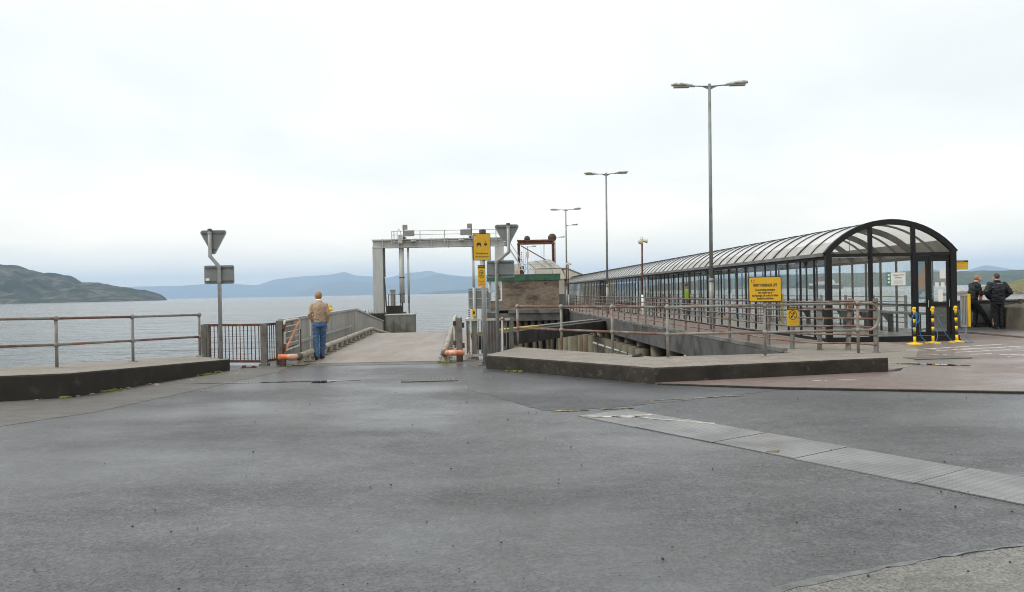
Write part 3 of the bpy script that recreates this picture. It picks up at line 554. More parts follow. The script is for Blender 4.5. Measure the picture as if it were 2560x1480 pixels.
arc.append((ex, ey, zm)); MB().tube(arc, 0.026, 10).build('end_loop', 'rail_grey', g, True)
# dark glove on the plinth
gl_ = MB(); gl_.ball((0, 0, 0.03), (0.075, 0.05, 0.03), 10, 6); gl_.ball((0.06, 0.02, 0.045), (0.05, 0.035, 0.035), 10, 6); gl_.ball((-0.06, -0.01, 0.02), (0.05, 0.03, 0.018), 8, 5); gl_.ball((0.09, -0.02, 0.02), (0.03, 0.018, 0.016), 8, 5)
tag(gl_.build('dropped_glove', 'litter_dark', smooth=True, loc=(2.42, 15.0, 0.285)), 'dark crumpled glove lying on the right plinth', 'glove')

# ------------------------------------------------------------------ pier
def PX(y): return 6.41 - 0.0575 * (y - 20.5)          # left edge of the pier
pier = [(PX(20.5), 20.5), (14.7, 20.5), (14.7 - 0.045 * 84.5, 105), (13, 105), (13, 128), (-3, 128), (-3, 92), (PX(92), 92)]
tag(MB().prism(pier, -0.72, -0.002, 0, 1).build('pier_deck', ['pier_floor', 'edge_beam']), kind='structure')
kb = MB().bar((PX(18.6) + 0.06, 18.6, 0.06), (PX(92) + 0.06, 92, 0.06), 0.14, 0.1)
tag(kb.build('pier_edge_kerb', 'concrete_grey'), kind='structure')
tag(MB().bar((PX(15.4) + 0.05, 15.4, -0.4), (PX(20.4) + 0.05, 20.4, -0.4), 0.12, 0.75).build('pier_abutment_beam', 'edge_beam'), kind='structure')
pm = None
def pile_at(x, y, r, top, label, grp, name='pier_pile'):
    global pm
    if pm is None:
        pm = MB().tube([(0, 0, SEA - 1), (0, 0, 0)], 1.0, 12).build(name, 'pile', smooth=True); o = pm
    else: o = clone(pm, None)
    o.name = name; o.location = (x, y, top); o.scale = (r, r, 1); tag(o, label, 'pile', grp); return o
for i in range(26):
    y = 22 + i * 2.7; pile_at(PX(y) + 0.5, y, 0.33, -0.72, 'concrete pile in the front row under the pier edge', 'front row of pier piles')
for i in range(13):
    y = 23 + i * 5.4; pile_at(PX(y) + 4.2, y, 0.4, -0.72, 'concrete pile in the middle row under the pier', 'middle row of pier piles')
# sheet of close fender piles at the back of the basin
for i in range(15):
    y = 33 + i * 1.3; pile_at(PX(y) - 0.15 - 0.010 * i * i * 0.6, y, 0.30, -0.95, 'pale weathered fender pile standing close in the basin row', 'fender piles in the basin')
# transfer beam from the ramp to the pier
B0 = Vector((-1.7, 30.4)); B1 = Vector((5.0, 43.2)); tb = tag(empty('cross_beam', (B0.x, B0.y, -0.05)), 'dark beam across the basin with yellow painted left edge', 'beam')
d2 = B1 - B0
MB().bar((0, 0, -0.32), (d2.x, d2.y, -0.32), 1.0, 0.56).build('girder', 'dark_timber', tb)
MB().bar((-0.25, 0.45, 0.0), (d2.x * 0.45 - 0.25, d2.y * 0.45 + 0.45, 0.0), 0.5, 0.07).build('yellow_edge', 'beam_yellow', tb)
MB().bar((d2.x * 0.45 - 0.2, d2.y * 0.45 + 0.42, 0.0), (d2.x - 0.2, d2.y + 0.42, 0.0), 0.5, 0.06).build('coping', 'concrete_grey', tb)
fb = tag(empty('mooring_boom', (3.6, 34.5, -0.75)), 'pale steel boom sloping down through the basin piles', 'boom')
MB().tube([(0, 0, 0), (1.9, -1.2, -0.62)], 0.05, 10).build('pipe', 'galv_bar', fb, True)
for i in range(6): k = 0.1 + i * 0.16; MB().box(1.9 * k - 0.03, 1.9 * k + 0.03, -1.2 * k - 0.06, -1.2 * k + 0.06, -0.62 * k - 0.07, -0.62 * k + 0.08).build('bracket', 'gantry_dark', fb)
# dark back wall of the ramp side in the basin
tag(MB().box(-1.0, 4.3, 57.9, 63, -6, 0.24).build('building_platform_core', 'dark_timber'), kind='structure')
# pier fence on the basin side
fence_pts = [(8.42, 17.8), (8.12, 18.62), (7.5, 18.78), (7.02, 19.3), (6.86, 20.6), (6.8, 22.2)]
y = 23.75
while y < 62: fence_pts.append((PX(y) + 0.48, y)); y += 1.6
pf = tag(empty('pier_fence', (fence_pts[3][0], fence_pts[3][1], 0)), 'rusty six rail fence with leaning steel posts along the pier', 'fence')
ox, oy = fence_pts[3]
fp = MB().bar((0, 0, 0), (-0.04, -0.02, 1.26), 0.11, 0.045); fp.box(-0.08, 0.08, -0.06, 0.06, 0, 0.02)
fpo = None
for k, (x, y) in enumerate(fence_pts):
    if fpo is None: fpo = fp.build('post', 'post_steel', pf, loc=(x - ox, y - oy, 0.03)); o = fpo
    else: o = clone(fpo, pf, (x - ox, y - oy, 0.0 if y > 20.5 else 0.03))
    dv = Vector(fence_pts[min(k + 1, len(fence_pts) - 1)]) - Vector(fence_pts[max(k - 1, 0)]); o.rotation_euler.z = math.atan2(dv.y, dv.x)
    o.rotation_euler.y = (0.0, -0.03, 0.02, 0.0)[k % 4] if k else 0.05
bk = MB().ball((0, 0, 0), 0.018, 6, 4)
for j in range(6):
    z = 0.22 + j * 0.2
    for s in range(0, len(fence_pts) - 1, 6):
        seg = fence_pts[s:s + 7]
        pts = [(x - ox, y - oy - 0.04, z + 0.012 * math.sin(x * 9 + j * 2.3 + y)) for x, y in seg]
        MB().tube(pts, 0.021, 7).build('rail', 'rail_rusty', pf, True)
# railing on the far side of the pier
rf = tag(empty('pier_railing', (14.45, 28.2, 0)), 'grey six rail fence on the far side of the pier behind shelter', 'fence')
fr0 = None
for i in range(34):
    y = i * 2.3; o = MB().box(-0.04, 0.04, -0.04, 0.04, 0, 1.2).build('post', 'post_steel', rf, loc=(0, 0, 0)) if fr0 is None else clone(fr0, rf)
    fr0 = fr0 or o; o.location = (-0.045 * y, y, 0)
for j in range(6): z = 0.2 + j * 0.19; MB().tube([(0, 0, z), (-0.045 * 76, 76, z)], 0.022, 6).build('rail', 'rail_grey', rf, True)
# warning sign on the fence
def nosign(name, label, loc, wd, ht, rz=0.0, header=True, faded='red_print'):
    g = tag(empty(name, loc, rz), label, 'sign')
    plate(rrect(-wd / 2, wd / 2, 0, ht, 0.015), 0.0, 0.006).build('panel', 'sign_yellow', g)
    if header:
        plate(rrect(-wd / 2 + 0.002, wd / 2 - 0.002, ht * 0.86, ht - 0.002, 0.01), -0.003, -0.0005).build('header', 'black_paint', g)
        text('WARNING', ht * 0.1, (0, -0.005, ht * 0.925), 'sign_yellow', g, sx=min(1.0, wd / (ht * 0.5)))
    rr_ = wd * 0.33; cz = ht * 0.58; sy = min(1.5, ht * 0.24 / rr_)
    ring = MB(); n_ = 24
    for i in range(n_):
        a0, a1 = 2 * math.pi * i / n_, 2 * math.pi * (i + 1) / n_
        ring.bar((rr_ * math.cos(a0), -0.003, cz + rr_ * sy * math.sin(a0)), (rr_ * math.cos(a1), -0.003, cz + rr_ * sy * math.sin(a1)), 0.004, wd * 0.045)
    ring.bar((-rr_ * 0.7, -0.003, cz + rr_ * sy * 0.7), (rr_ * 0.7, -0.003, cz - rr_ * sy * 0.7), 0.004, wd * 0.045)
    ring.bar((rr_ * 0.12, -0.003, cz + rr_ * sy * 0.2), (rr_ * 0.4, -0.003, cz + rr_ * sy * 0.55), 0.004, wd * 0.16)
    ring.bar((-rr_ * 0.45, -0.003, cz - rr_ * sy * 0.55), (-rr_ * 0.1, -0.003, cz - rr_ * sy * 0.2), 0.004, wd * 0.13)
    ring.build('prohibition_symbol', 'black_paint', g)
    ln = MB()
    for i, wl in enumerate((0.8, 0.4, 0.8)):
        z_ = ht * (0.25 - i * 0.08); x_ = -wd * wl / 2
        while x_ < wd * wl / 2: s_ = random.uniform(0.012, 0.03); ln.box(x_, x_ + s_, -0.003, -0.001, z_ - ht * 0.014, z_ + ht * 0.014); x_ += s_ + 0.008
    ln.build('small_print', faded, g)
    return g
nosign('warning_sign', 'yellow prohibition sign hung on the pier fence before shelter', (6.98, 19.12, 0.62), 0.31, 0.47, 0.15, True, 'faded_print')
# basin control building
BX0, BX1, BY0, BY1 = -1.75, 3.5, 57.0, 62.0
cbd = tag(empty('control_building', (0.9, 57, 0.3)), 'brown brick control cabin with green fascia on concrete base', 'building')
O = Vector((0.9, 57, 0.3))
def lb(mb, x0, x1, y0, y1, z0, z1): return mb.box(x0 - O.x, x1 - O.x, y0 - O.y, y1 - O.y, z0 - O.z, z1 - O.z)
wl = MB(); lb(wl, -0.72, BX1, BY0, BY0 + 0.22, 0.3, 2.42); lb(wl, BX1 - 0.22, BX1, BY0 + 0.22, BY1, 0.3, 2.42); lb(wl, 1.0, BX1 - 0.22, BY1 - 0.22, BY1, 0.3, 2.42); lb(wl, BX0, -0.73, BY0, BY0 + 0.22, 0.3, 0.96); lb(wl, BX0, BX0 + 0.22, BY0 + 0.22, BY1, 0.3, 0.96); lb(wl, BX0 + 0.22, 0.99, BY1 - 0.22, BY1, 0.3, 0.96)
wl.build('wall', 'brick_wall', cbd)
rf_ = lb(MB(), BX0 - 0.1, BX1 + 0.1, BY0 - 0.12, BY1 + 0.1, 2.43, 2.86).build('fascia_roof', 'fascia_green', cbd)
lb(MB(), BX0 - 0.12, BX1 + 0.12, BY0 - 0.14, BY1 + 0.12, 2.862, 2.9).build('roof_edge', 'gutter_grey', rf_)
lb(MB(), -0.3, BX1 + 0.15, BY0 - 0.3, BY1 + 0.2, 0.02, 0.29).build('base_slab', 'concrete_grey', cbd)
lb(MB(), -1.0, BX1 + 0.05, BY0 - 0.1, BY1 + 0.1, -0.55, 0.015).build('base_beam', 'concrete_grey', cbd)
wf = MB()
for x0, x1, y0, y1, z0, z1 in ((BX0, -0.74, 57.02, 57.12, 0.97, 1.05), (BX0, -0.74, 57.02, 57.12, 2.34, 2.425), (BX0, BX0 + 0.09, 57.02, 57.12, 1.05, 2.34), (-0.84, -0.74, 57.02, 57.12, 1.05, 2.34), (-1.27, -1.21, 57.02, 57.12, 1.05, 2.34), (BX0, BX0 + 0.1, 59.4, 59.5, 0.97, 2.425), (BX0, BX0 + 0.1, 61.9, 62.0, 0.97, 2.425), (0.9, 0.98, 61.85, 61.95, 0.97, 2.425), (BX0, BX0 + 0.1, 57.12, 61.9, 0.97, 1.05)): lb(wf, x0, x1, y0, y1, z0, z1)
w_ = wf.build('window', 'white_print', cbd)
lb(MB(), BX0 + 0.09, -0.85, 57.05, 57.07, 1.05, 2.34).build('pane', 'glass', w_)
lb(MB(), BX0 + 0.1, 0.9, 61.9, 61.92, 1.05, 2.34).build('pane', 'glass', w_)
lb(MB(), BX0 + 0.04, BX0 + 0.05, 57.12, 61.9, 1.05, 2.34).build('pane', 'glass', w_)
lb(MB(), BX0, BX1, BY0, BY1, 0.25, 0.30).build('floor', 'floor_inside', cbd)
MB().ball((2.35 - O.x + 0.15, -0.02, 2.2 - O.z), 0.09, 10, 6).build('wall_lamp', 'rust_dark', cbd, True)
for i in range(9): pile_at(-0.5 + i * 0.5, 57.4, 0.16, -0.55, 'raking timber pile under the control cabin base', 'piles under the control cabin').rotation_euler.y = random.uniform(-0.08, 0.1)
# roof railing of the cabin
rr_g = tag(empty('roof_railing', (0.4, 57.3, 2.9)), 'pale handrail on the green roof of the control cabin', 'railing')
for x in (0.0, 1.35, 2.65): MB().tube([(x, 0, 0), (x, 0, 0.76)], 0.028, 8).build('post', 'gantry_grey', rr_g, True)
for z in (0.76, 0.36): MB().tube([(-0.35, 0, z), (2.7, 0, z)], 0.024, 8).build('rail', 'gantry_grey', rr_g, True)
MB().bar((-0.1, 0.02, 0.0), (-0.55, 0.02, 0.75), 0.05, 0.09).build('brace', 'gantry_grey', rr_g)

# ------------------------------------------------------------------ passenger gangway and rusty gantry at the pier head
rg = tag(empty('rusty_gantry', (0.95, 95, 0)), 'rust brown steel portal gantry behind the control cabin', 'gantry')
for x in (0.0, 4.25):
    c_ = MB().box(x - 0.17, x - 0.05, -0.2, 0.2, 0, 7.4); c_.box(x + 0.05, x + 0.17, -0.2, 0.2, 0, 7.4); c_.box(x - 0.05, x + 0.05, -0.05, 0.05, 0, 7.4)
    for i in range(12): c_.box(x - 0.16, x + 0.16, -0.19, -0.16, 0.4 + i * 0.6, 0.5 + i * 0.6)
    c_.build('column', 'rust', rg)
MB().box(-0.2, 4.45, -0.25, 0.25, 7.42, 7.62).box(-0.1, 4.35, -0.06, 0.06, 7.62, 7.82).box(-0.2, 4.45, -0.25, 0.25, 7.82, 8.0).build('crossbeam', 'rust', rg)
for x, r_ in ((1.05, 0.36), (4.15, 0.52)):
    MB().lathe([(r_, -0.12), (r_, -0.07), (r_ * 0.8, -0.04), (r_ * 0.8, 0.04), (r_, 0.07), (r_, 0.12)], 18, (x, 0, 8.02 + r_ * 0.35), 'Y').build('sheave', 'rust_dark', rg, True)
MB().bar((0.25, -0.1, 7.3), (3.95, -0.1, 5.1), 0.1, 0.13).build('diagonal_brace', 'gantry_dark', rg)
for x in (0.55, 0.8, 2.75, 3.05, 3.2): MB().tube([(x, 0, 4.0), (x, 0, 7.42)], 0.014, 5).build('cable', 'gantry_dark', rg)
ld = MB()
for i in range(11): ld.box(0.27, 0.4, -0.22, -0.16, 3.6 + i * 0.28, 3.72 + i * 0.28)
ld.build('ladder', 'rust_dark', rg)
gw = tag(empty('passenger_gangway', (1.9, 89, 0)), 'white covered passenger gangway with sloping roof at pier head', 'gangway')
MB().add([(0, 0, 5.05), (2.6, -0.2, 5.3), (3.9, -0.2, 4.3), (0.85, 0, 4.25), (0, 3, 5.05), (2.6, 3, 5.3), (3.9, 3, 4.3), (0.85, 3, 4.25)], [(3, 2, 1, 0), (4, 5, 6, 7), (0, 1, 5, 4), (1, 2, 6, 5), (2, 3, 7, 6), (3, 0, 4, 7)]).build('roof', 'roof_white', gw)
MB().add([(0.9, -0.3, 4.2), (3.85, -0.3, 4.2), (4.3, -0.3, 3.0), (0.95, -0.3, 3.0), (0.9, 3, 4.2), (3.85, 3, 4.2), (4.3, 3, 3.0), (0.95, 3, 3.0)], [(3, 2, 1, 0), (4, 5, 6, 7), (0, 1, 5, 4), (1, 2, 6, 5), (2, 3, 7, 6), (3, 0, 4, 7)]).build('front_wall', 'gangway_cream', gw)
MB().box(0.95, 4.2, 0, 2.8, 0, 2.99).build('support_wall', 'gangway_cream', gw)
for i in range(9): MB().bar((0.05, -0.3, 4.9 - i * 0.18), (0.88, -0.35, 4.05 - i * 0.18), 0.04, 0.07).build('louvre', 'cream_paint', gw)
MB().bar((4.0, 0.5, 4.25), (6.1, 2.0, 3.45), 1.6, 0.12).build('link_roof', 'gutter_grey', gw)
MB().bar((4.0, 0.5, 3.6), (6.1, 2.0, 2.9), 1.4, 1.1).build('link_wall', 'gangway_cream', gw)
for dx_ in (0.9, 1.8): MB().bar((dx_, -0.24, 5.2), (dx_ + 1.2, -0.26, 4.32), 0.04, 0.05).build('roof_rib', 'gutter_grey', gw)
hs = tag(empty('pier_head_shed', (-1.6, 90.5, 0)), 'low cream shed and beige cabinet behind the cabin railing', 'shed')
MB().box(1.9, 2.6, 0, 1.6, 0, 4.75).build('cabinet', 'cream_paint', hs); MB().box(2.62, 3.1, 0.2, 1.4, 0, 4.6).build('rust_panel', 'rust', hs)

# ------------------------------------------------------------------ ramp (linkspan)
LO = Vector((-4.9, 17.5)); LD = Vector((-0.0653, 0.9979)); LN = Vector((0.9979, 0.0653))
def LK(s, t, z): p = LO + LN * s + LD * t; return (p.x, p.y, z)
def lift(t): return 0.0 if t < 14.1 else -(t - 14.1) * 0.082
lk = tag(empty('linkspan_bridge', (LO.x, LO.y, 0)), 'concrete decked ferry ramp running out to the grey gantry', 'ramp')
def LR(s, t, z): p = LN * s + LD * t; return (p.x, p.y, z)
def lprism(poly, z0, z1):   # poly in (s,t,dz): solid following the ramp
    n_ = len(poly); vs = [LR(s, t, lift(t) + z0) for s, t in poly] + [LR(s, t, lift(t) + z1) for s, t in poly]
    return MB().add(vs, [tuple(range(n_, 2 * n_)), tuple(range(n_ - 1, -1, -1))] + [(i, (i + 1) % n_, (i + 1) % n_ + n_, i + n_) for i in range(n_)])
lprism([(-0.55, 0.55), (4.05, 0.35), (4.05, 14.1), (-0.55, 14.1)], -0.5, 0.012).build('deck', 'deck_concrete', lk)
lprism([(-0.55, 14.1), (4.05, 14.1), (4.05, 50), (-0.55, 50)], -0.5, 0.008).build('lower_deck', 'deck_concrete', lk)
lprism([(-1.15, 0.9), (-0.56, 0.9), (-0.56, 14.1), (-1.15, 14.1)], -0.7, -0.05).build('edge_girder', 'edge_beam', lk)
pr_ = tag(empty('ramp_parapet', LK(-0.62, 1.2, 0)), 'grey ribbed steel parapet along the left side of the ramp', 'parapet')
P0 = Vector(LK(-0.62, 1.2, 0))
def PL(s, t, z): return Vector(LK(s, t, z)) - P0
edges = [1.25 + i * 1.285 for i in range(11)] + [14.1 + (i + 1) * 1.36 for i in range(8)]
for k in range(len(edges) - 1):
    t0, t1 = edges[k] + 0.012, edges[k + 1] - 0.012; n_ = 9; vs = []
    for i in range(n_ + 1):
        tt = t0 + (t1 - t0) * i / n_; dd = 0.022 if i % 2 else 0.0; zl = lift(tt)
        for z in (0.02, 0.98): vs.append(PL(-0.62 + dd, tt, zl + z)); vs.append(PL(-0.67 + dd, tt, zl + z))
    fs = []
    for i in range(n_):
        a = i * 4; b_ = a + 4
        fs += [(a, b_, b_ + 2, a + 2), (a + 1, a + 3, b_ + 3, b_ + 1), (a + 2, b_ + 2, b_ + 3, a + 3), (a, a + 1, b_ + 1, b_)]
    fs += [(0, 2, 3, 1), (n_ * 4, n_ * 4 + 1, n_ * 4 + 3, n_ * 4 + 2)]
    MB().add(vs, fs).build('panel', 'parapet', pr_)
MB().bar(PL(-0.635, 1.2, 1.015), PL(-0.635, 14.1, 1.015), 0.14, 0.07).build('top_rail', 'parapet_cap', pr_)
MB().bar(PL(-0.635, 14.1, 1.015), PL(-0.635, 25.0, 1.015 + lift(25)), 0.14, 0.07).build('top_rail', 'parapet_cap', pr_)
MB().bar(PL(-0.5, 1.0, 0.42), PL(-0.5, 5.4, 0.42), 0.05, 0.07).build('lower_rail', 'parapet_cap', pr_)
MB().bar(PL(-0.5, 5.9, 0.42), PL(-0.5, 12.2, 0.42), 0.05, 0.07).build('lower_rail', 'parapet_cap', pr_)
MB().tube([PL(-0.57, 4.35, 0.05), PL(-0.57, 4.35, 0.98)], 0.016, 6).build('cable_drop', 'white_print', pr_)
# yellow lantern behind the parapet
yl = tag(empty('yellow_lantern', (-6.42, 27.0, 0)), 'small yellow lantern fixed behind the parapet beside the man', 'lantern')
MB().tube([(0, 0, -0.6), (0, 0, 1.04)], 0.02, 8).build('stem', 'post_steel', yl)
MB().lathe([(0.05, 0), (0.09, 0.03), (0.09, 0.09), (0.05, 0.13)], 12, (0.02, 0, 1.04)).build('lens', 'safety_yellow', yl, True)
MB().box(-0.03, 0.07, -0.05, 0.05, 1.17, 1.27).build('cap', 'safety_yellow', yl)
def guide_pipe(name, label, s, ts, side, t_end):
    p0 = Vector(LK(s, 0, 0)); g = tag(empty(name, p0), label, 'guide rail')
    def q(s_, t_, z): return Vector(LK(s_, t_, z)) - p0
    z = 0.215; pts = [q(s, 0.15, z)]
    for tt in (3, 6, 9, 12, 13.6, 14.3, 17, 20, 26): pts.append(q(s, tt, z + lift(tt)))
    MB().tube(pts, 0.075, 14).build('pipe', 'pipe_beige', g, True)
    MB().ball(q(s, 0.12, z), 0.088, 14, 8).build('elbow', 'concrete_grey', g, True)
    MB().tube([q(s, 0.1, z), q(s + side * 0.46, 0.06, z)], 0.066, 14).build('end_pipe', 'pipe_orange', g, True)
    MB().box(-0.06, 0.06, -0.06, 0.06, 0, z - 0.05).build('end_stub', 'rust_dark', g, loc=q(s + side * 0.36, 0.06, 0))
    st = None
    for i in range(15):
        tt = 0.2 + i * 1.0; L_z = lift(tt)
        if st is None:
            mb = MB().tube([(0, 0, 0.015), (0, 0, 0.18)], [0.07, 0.05], 10); mb.box(-0.13, 0.13, -0.13, 0.13, 0, 0.02)
            for a_ in (-1, 1):
                for b_ in (-1, 1): mb.tube([(a_ * 0.1, b_ * 0.1, 0.02), (a_ * 0.1, b_ * 0.1, 0.05)], 0.014, 6)
            st = mb.build('support', ['pipe_beige'], g, loc=q(s, tt, 0.013 + L_z))
            pd = MB().box(-0.155, 0.155, -0.155, 0.155, -0.004, 0.008).build('base_plate', 'rust_dark', g, loc=q(s, tt, 0.013 + L_z))
        else: clone(st, g, q(s, tt, 0.013 + L_z)); clone(pd, g, q(s, tt, 0.013 + L_z))
    for tt in (3.2, 7.2, 11.2): MB().tube([q(s, tt - 0.03, z), q(s, tt + 0.03, z)], 0.081, 14).build('joint_band', 'rust_dark', g, True)
guide_pipe('guide_pipe', 'beige guide pipe with orange end along left of ramp', 0.0, None, -1, 26)
guide_pipe('guide_pipe', 'beige guide pipe with orange end along right of ramp', 3.32, None, 1, 26)
# right parapet is only low kerb with gate post
def gate_post(name, loc, label, h=1.03):
    g = tag(empty(name, loc), label, 'post')
    p_ = MB().box(-0.07, 0.07, -0.055, -0.04, 0.02, h); p_.box(-0.07, 0.07, 0.04, 0.055, 0.02, h); p_.box(-0.02, 0.02, -0.04, 0.04, 0.02, h); p_.build('column', 'post_steel', g)
    MB().box(-0.073, 0.073, -0.06, 0.06, 0, 0.16).build('rusty_foot', 'rust_dark', g)
    for z in (0.3, 0.78): MB().box(0.071, 0.12, -0.03, 0.03, z, z + 0.12).build('hinge', 'rust', g)
gate_post('gate_post', (-5.46, 18.0, 0), 'grey steel gate post at the left side of the ramp')
gate_post('gate_post', (-1.26, 18.1, 0), 'grey steel gate post behind the right orange pipe end', 1.02)
def swing_gate(name, loc, rz, label, wdt, diag):
    g = tag(empty(name, loc, rz), label, 'gate'); z0, z1, r_ = 0.3, 1.0, 0.028
    pts = []
    for x, z in rrect(0.03, wdt, z0, z1, 0.1, 4): pts.append((x, 0, z))
    pts.append(pts[0]); pts.append(pts[1]); MB().tube(pts, r_, 8).build('frame', 'white_paint_worn', g, True)
    for i in range(1, 5): z = z0 + (z1 - z0) * i / 5; MB().tube([(0.04, 0, z), (wdt - 0.01, 0, z)], 0.013, 6).build('bar', 'white_paint_worn', g)
    if diag: MB().bar((0.1, -0.03, z0 + 0.05), (wdt - 0.05, -0.03, z1 - 0.05), 0.03, 0.06).build('diagonal', 'salmon_paint', g)
    for z in (0.36, 0.82): MB().box(-0.06, 0.04, -0.035, 0.035, z, z + 0.1).build('hinge', 'rust', g)
    MB().tube([(wdt + 0.05, -0.04, 0.12), (wdt + 0.05, -0.04, 0.72)], 0.014, 6).build('drop_bolt', 'rust_dark', g)
swing_gate('swing_gate', (-5.36, 18.0, 0.02), R(95.5), 'small white barred gate with salmon diagonal by the ramp', 1.9, True)
swing_gate('swing_gate', (-1.37, 18.12, 0.02), R(93), 'small white barred gate folded back at right of ramp', 1.5, False)
# bar fences either side of the ramp
def bar_fence(name, label, pts, nb, m_bar, m_rail, m_post, h=0.95, low=0.1, posts=()):
    g = tag(empty(name, (*pts[0], 0)), label, 'fence'); o0 = Vector((*pts[0], 0)); bo = None
    for (a_, b_), n_ in zip(zip(pts, pts[1:]), nb):
        a_ = Vector((*a_, 0)) - o0; b_ = Vector((*b_, 0)) - o0
        for z, hh in ((h, 0.055), (low, 0.055)): MB().bar(a_ + Vector((0, 0, z)), b_ + Vector((0, 0, z)), 0.06, hh).build('rail', m_rail, g)
        for i in range(n_):
            p = a_ + (b_ - a_) * ((i + 0.7) / n_)
            if bo is None: bo = MB().tube([(0, 0, low + 0.02), (0, 0, h - 0.02)], 0.011, 6).build('bar', m_bar, g, loc=p)
            else: clone(bo, g, p)
    for x, y, wd in posts: MB().box(-wd / 2, wd / 2, -0.05, 0.05, 0, h + 0.02).box(-wd / 2 - 0.03, wd / 2 + 0.03, -0.1, 0.1, 0, 0.05).build('post', m_post, g, loc=Vector((x, y, 0)) - o0)
bar_fence('bar_fence', 'rusty vertical bar fence between left plinth and ramp', [(-7.3, 18.18), (-5.78, 17.82), (-5.62, 18.75)], [16, 9], 'rust_dark', 'rust', 'post_steel', posts=((-7.3, 18.18, 0.12), (-7.2, 18.16, 0.05), (-5.78, 17.84, 0.14)))
bar_fence('bar_fence', 'pale vertical bar fence between ramp and right plinth', [(-1.1, 19.6), (-1.1, 18.35), (0.02, 18.5)], [5, 15], 'rail_grey', 'white_paint_worn', 'post_steel', posts=((-0.92, 18.42, 0.13), (-0.02, 18.5, 0.08)))
hb = tag(empty('fence_footing', (-6.1, 17.3, 0)), 'rusty hinge plate lying by the end of left plinth', 'bracket'); MB().box(-0.02, 0.3, -0.06, 0.06, 0, 0.02).box(0.0, 0.06, -0.05, 0.05, 0.02, 0.06).box(0.22, 0.27, -0.05, 0.05, 0.02, 0.05).build('plate', 'rust', hb)
# tail fender panel, dolphin
tp = tag(empty('fender_box', (-6.35, 43.0, SEA)), 'grey green ribbed fender box at the far end of parapet', 'fender')
MB().box(-0.75, 0.78, 0, 1.4, 0.2, 4.42).build('body', 'tail_panel', tp)
for i in range(5): MB().box(-0.75 + i * 0.37, -0.71 + i * 0.37, -0.03, 0.0, 0.3, 4.4).build('rib', 'tail_panel', tp)
MB().box(-0.8, 0.83, -0.04, 1.44, 4.42, 4.47).build('cap', 'parapet_cap', tp)
dl = tag(empty('mooring_dolphin', (-10.7, 63.4, SEA - 0.29)), 'dark weedy concrete mooring dolphin carrying the left gantry leg', 'dolphin'); dl.scale = (1.23, 1.23, 1.0)
MB().box(-1.4, 1.3, -1.2, 2.2, -1, 4.36).build('base', 'concrete_stained', dl, bevel=0.05)
MB().box(0.5, 1.35, -1.25, 0.2, 4.37, 4.95).build('upstand', 'concrete_stained', dl)
for x in (0.6, 1.0, 1.38): MB().tube([(x, -1.2, 4.9), (x, -1.2, 5.9)], 0.025, 6).build('rail_post', 'gantry_dark', dl)
MB().tube([(0.6, -1.2, 5.85), (1.38, -1.2, 5.85)], 0.022, 6).build('rail', 'gantry_dark', dl)
MB().box(0.72, 1.0, -1.1, -0.8, 4.96, 6.2).build('cabinet', 'panel_grey', dl); MB().box(0.69, 1.03, -1.13, -0.77, 6.2, 6.26).build('cabinet_lid', 'panel_grey', dl)
for i in range(4): MB().tube([(-0.75 + i * 0.17, -1.1, 4.36), (-0.75 + i * 0.17, -1.1, 4.7)], 0.035, 6).build('bollard_pin', 'gantry_grey', dl)
gu = MB().ball((0, 0, 0.12), (0.06, 0.17, 0.07), 10, 6).ball((0, -0.14, 0.22), (0.04, 0.05, 0.05), 8, 5).tube([(0, -0.1, 0.14), (0, -0.14, 0.22)], [0.04, 0.03], 6).tube([(0, 0.12, 0.13), (0, 0.32, 0.18)], [0.04, 0.01], 6).tube([(0, -0.18, 0.22), (0, -0.24, 0.21)], [0.014, 0.003], 5).tube([(0.02, 0.01, 0), (0.02, 0.01, 0.08)], 0.008, 4).tube([(-0.02, 0.01, 0), (-0.02, 0.01, 0.08)], 0.008, 4)
tag(gu.build('gull', 'gull', smooth=True, loc=(-12.0, 62.2, 0.07), rotz=R(60)), 'dark small gull perched on the mooring dolphin', 'bird')
# grey lifting gantry
gt = tag(empty('lifting_gantry', (-11.08, 64, -0.37)), 'pale grey steel portal gantry over the end of the ramp', 'gantry'); gt.scale = (1.2308,) * 3
def gcol(x0, x1, m_='gantry_grey'):
    c_ = MB().box(x0, x1, -0.3, -0.26, 0.36, 4.72); c_.box(x0, x1, 0.26, 0.3, 0.36, 4.72); c_.box(x0 + 0.28, x0 + 0.34, -0.26, 0.26, 0.36, 4.72); c_.build('column', m_, gt)
gcol(-0.33, 0.35)
MB().bar((0.44, -0.1, 4.7), (0.44, -0.1, 2.75), 0.08, 0.14).build('stiffener', 'gantry_dark', gt); MB().bar((0.40, -0.1, 2.7), (0.52, -0.1, 0.4), 0.08, 0.14).build('stiffener', 'gantry_dark', gt)
c_ = MB().box(7.9, 8.5, -0.3, -0.26, -4, 4.72); c_.box(7.9, 8.5, 0.26, 0.3, -4, 4.72); c_.box(8.17, 8.23, -0.26, 0.26, -4, 4.72); c_.build('column', 'gantry_grey', gt)
MB().box(-0.35, 8.75, -0.32, 0.32, 4.73, 4.80).box(-0.33, 8.7, -0.16, 0.16, 4.80, 5.22).box(-0.35, 8.75, -0.32, 0.32, 5.22, 5.30).build('crossbeam', 'gantry_grey', gt)
for i in range(8): MB().box(0.32 + i * 1.1, 0.37 + i * 1.1, -0.34, 0.34, 4.71, 5.32).build('web_stiffener', 'gantry_grey', gt)
MB().tube([(1.57, 0, 4.72), (1.57, 0, 1.0)], 0.17, 14).build('hydraulic_ram', 'gantry_grey', gt, True); MB().tube([(1.57, 0, 1.0), (1.57, 0, -2.4)], 0.06, 8).build('ram_rod', 'gantry_dark', gt, True)
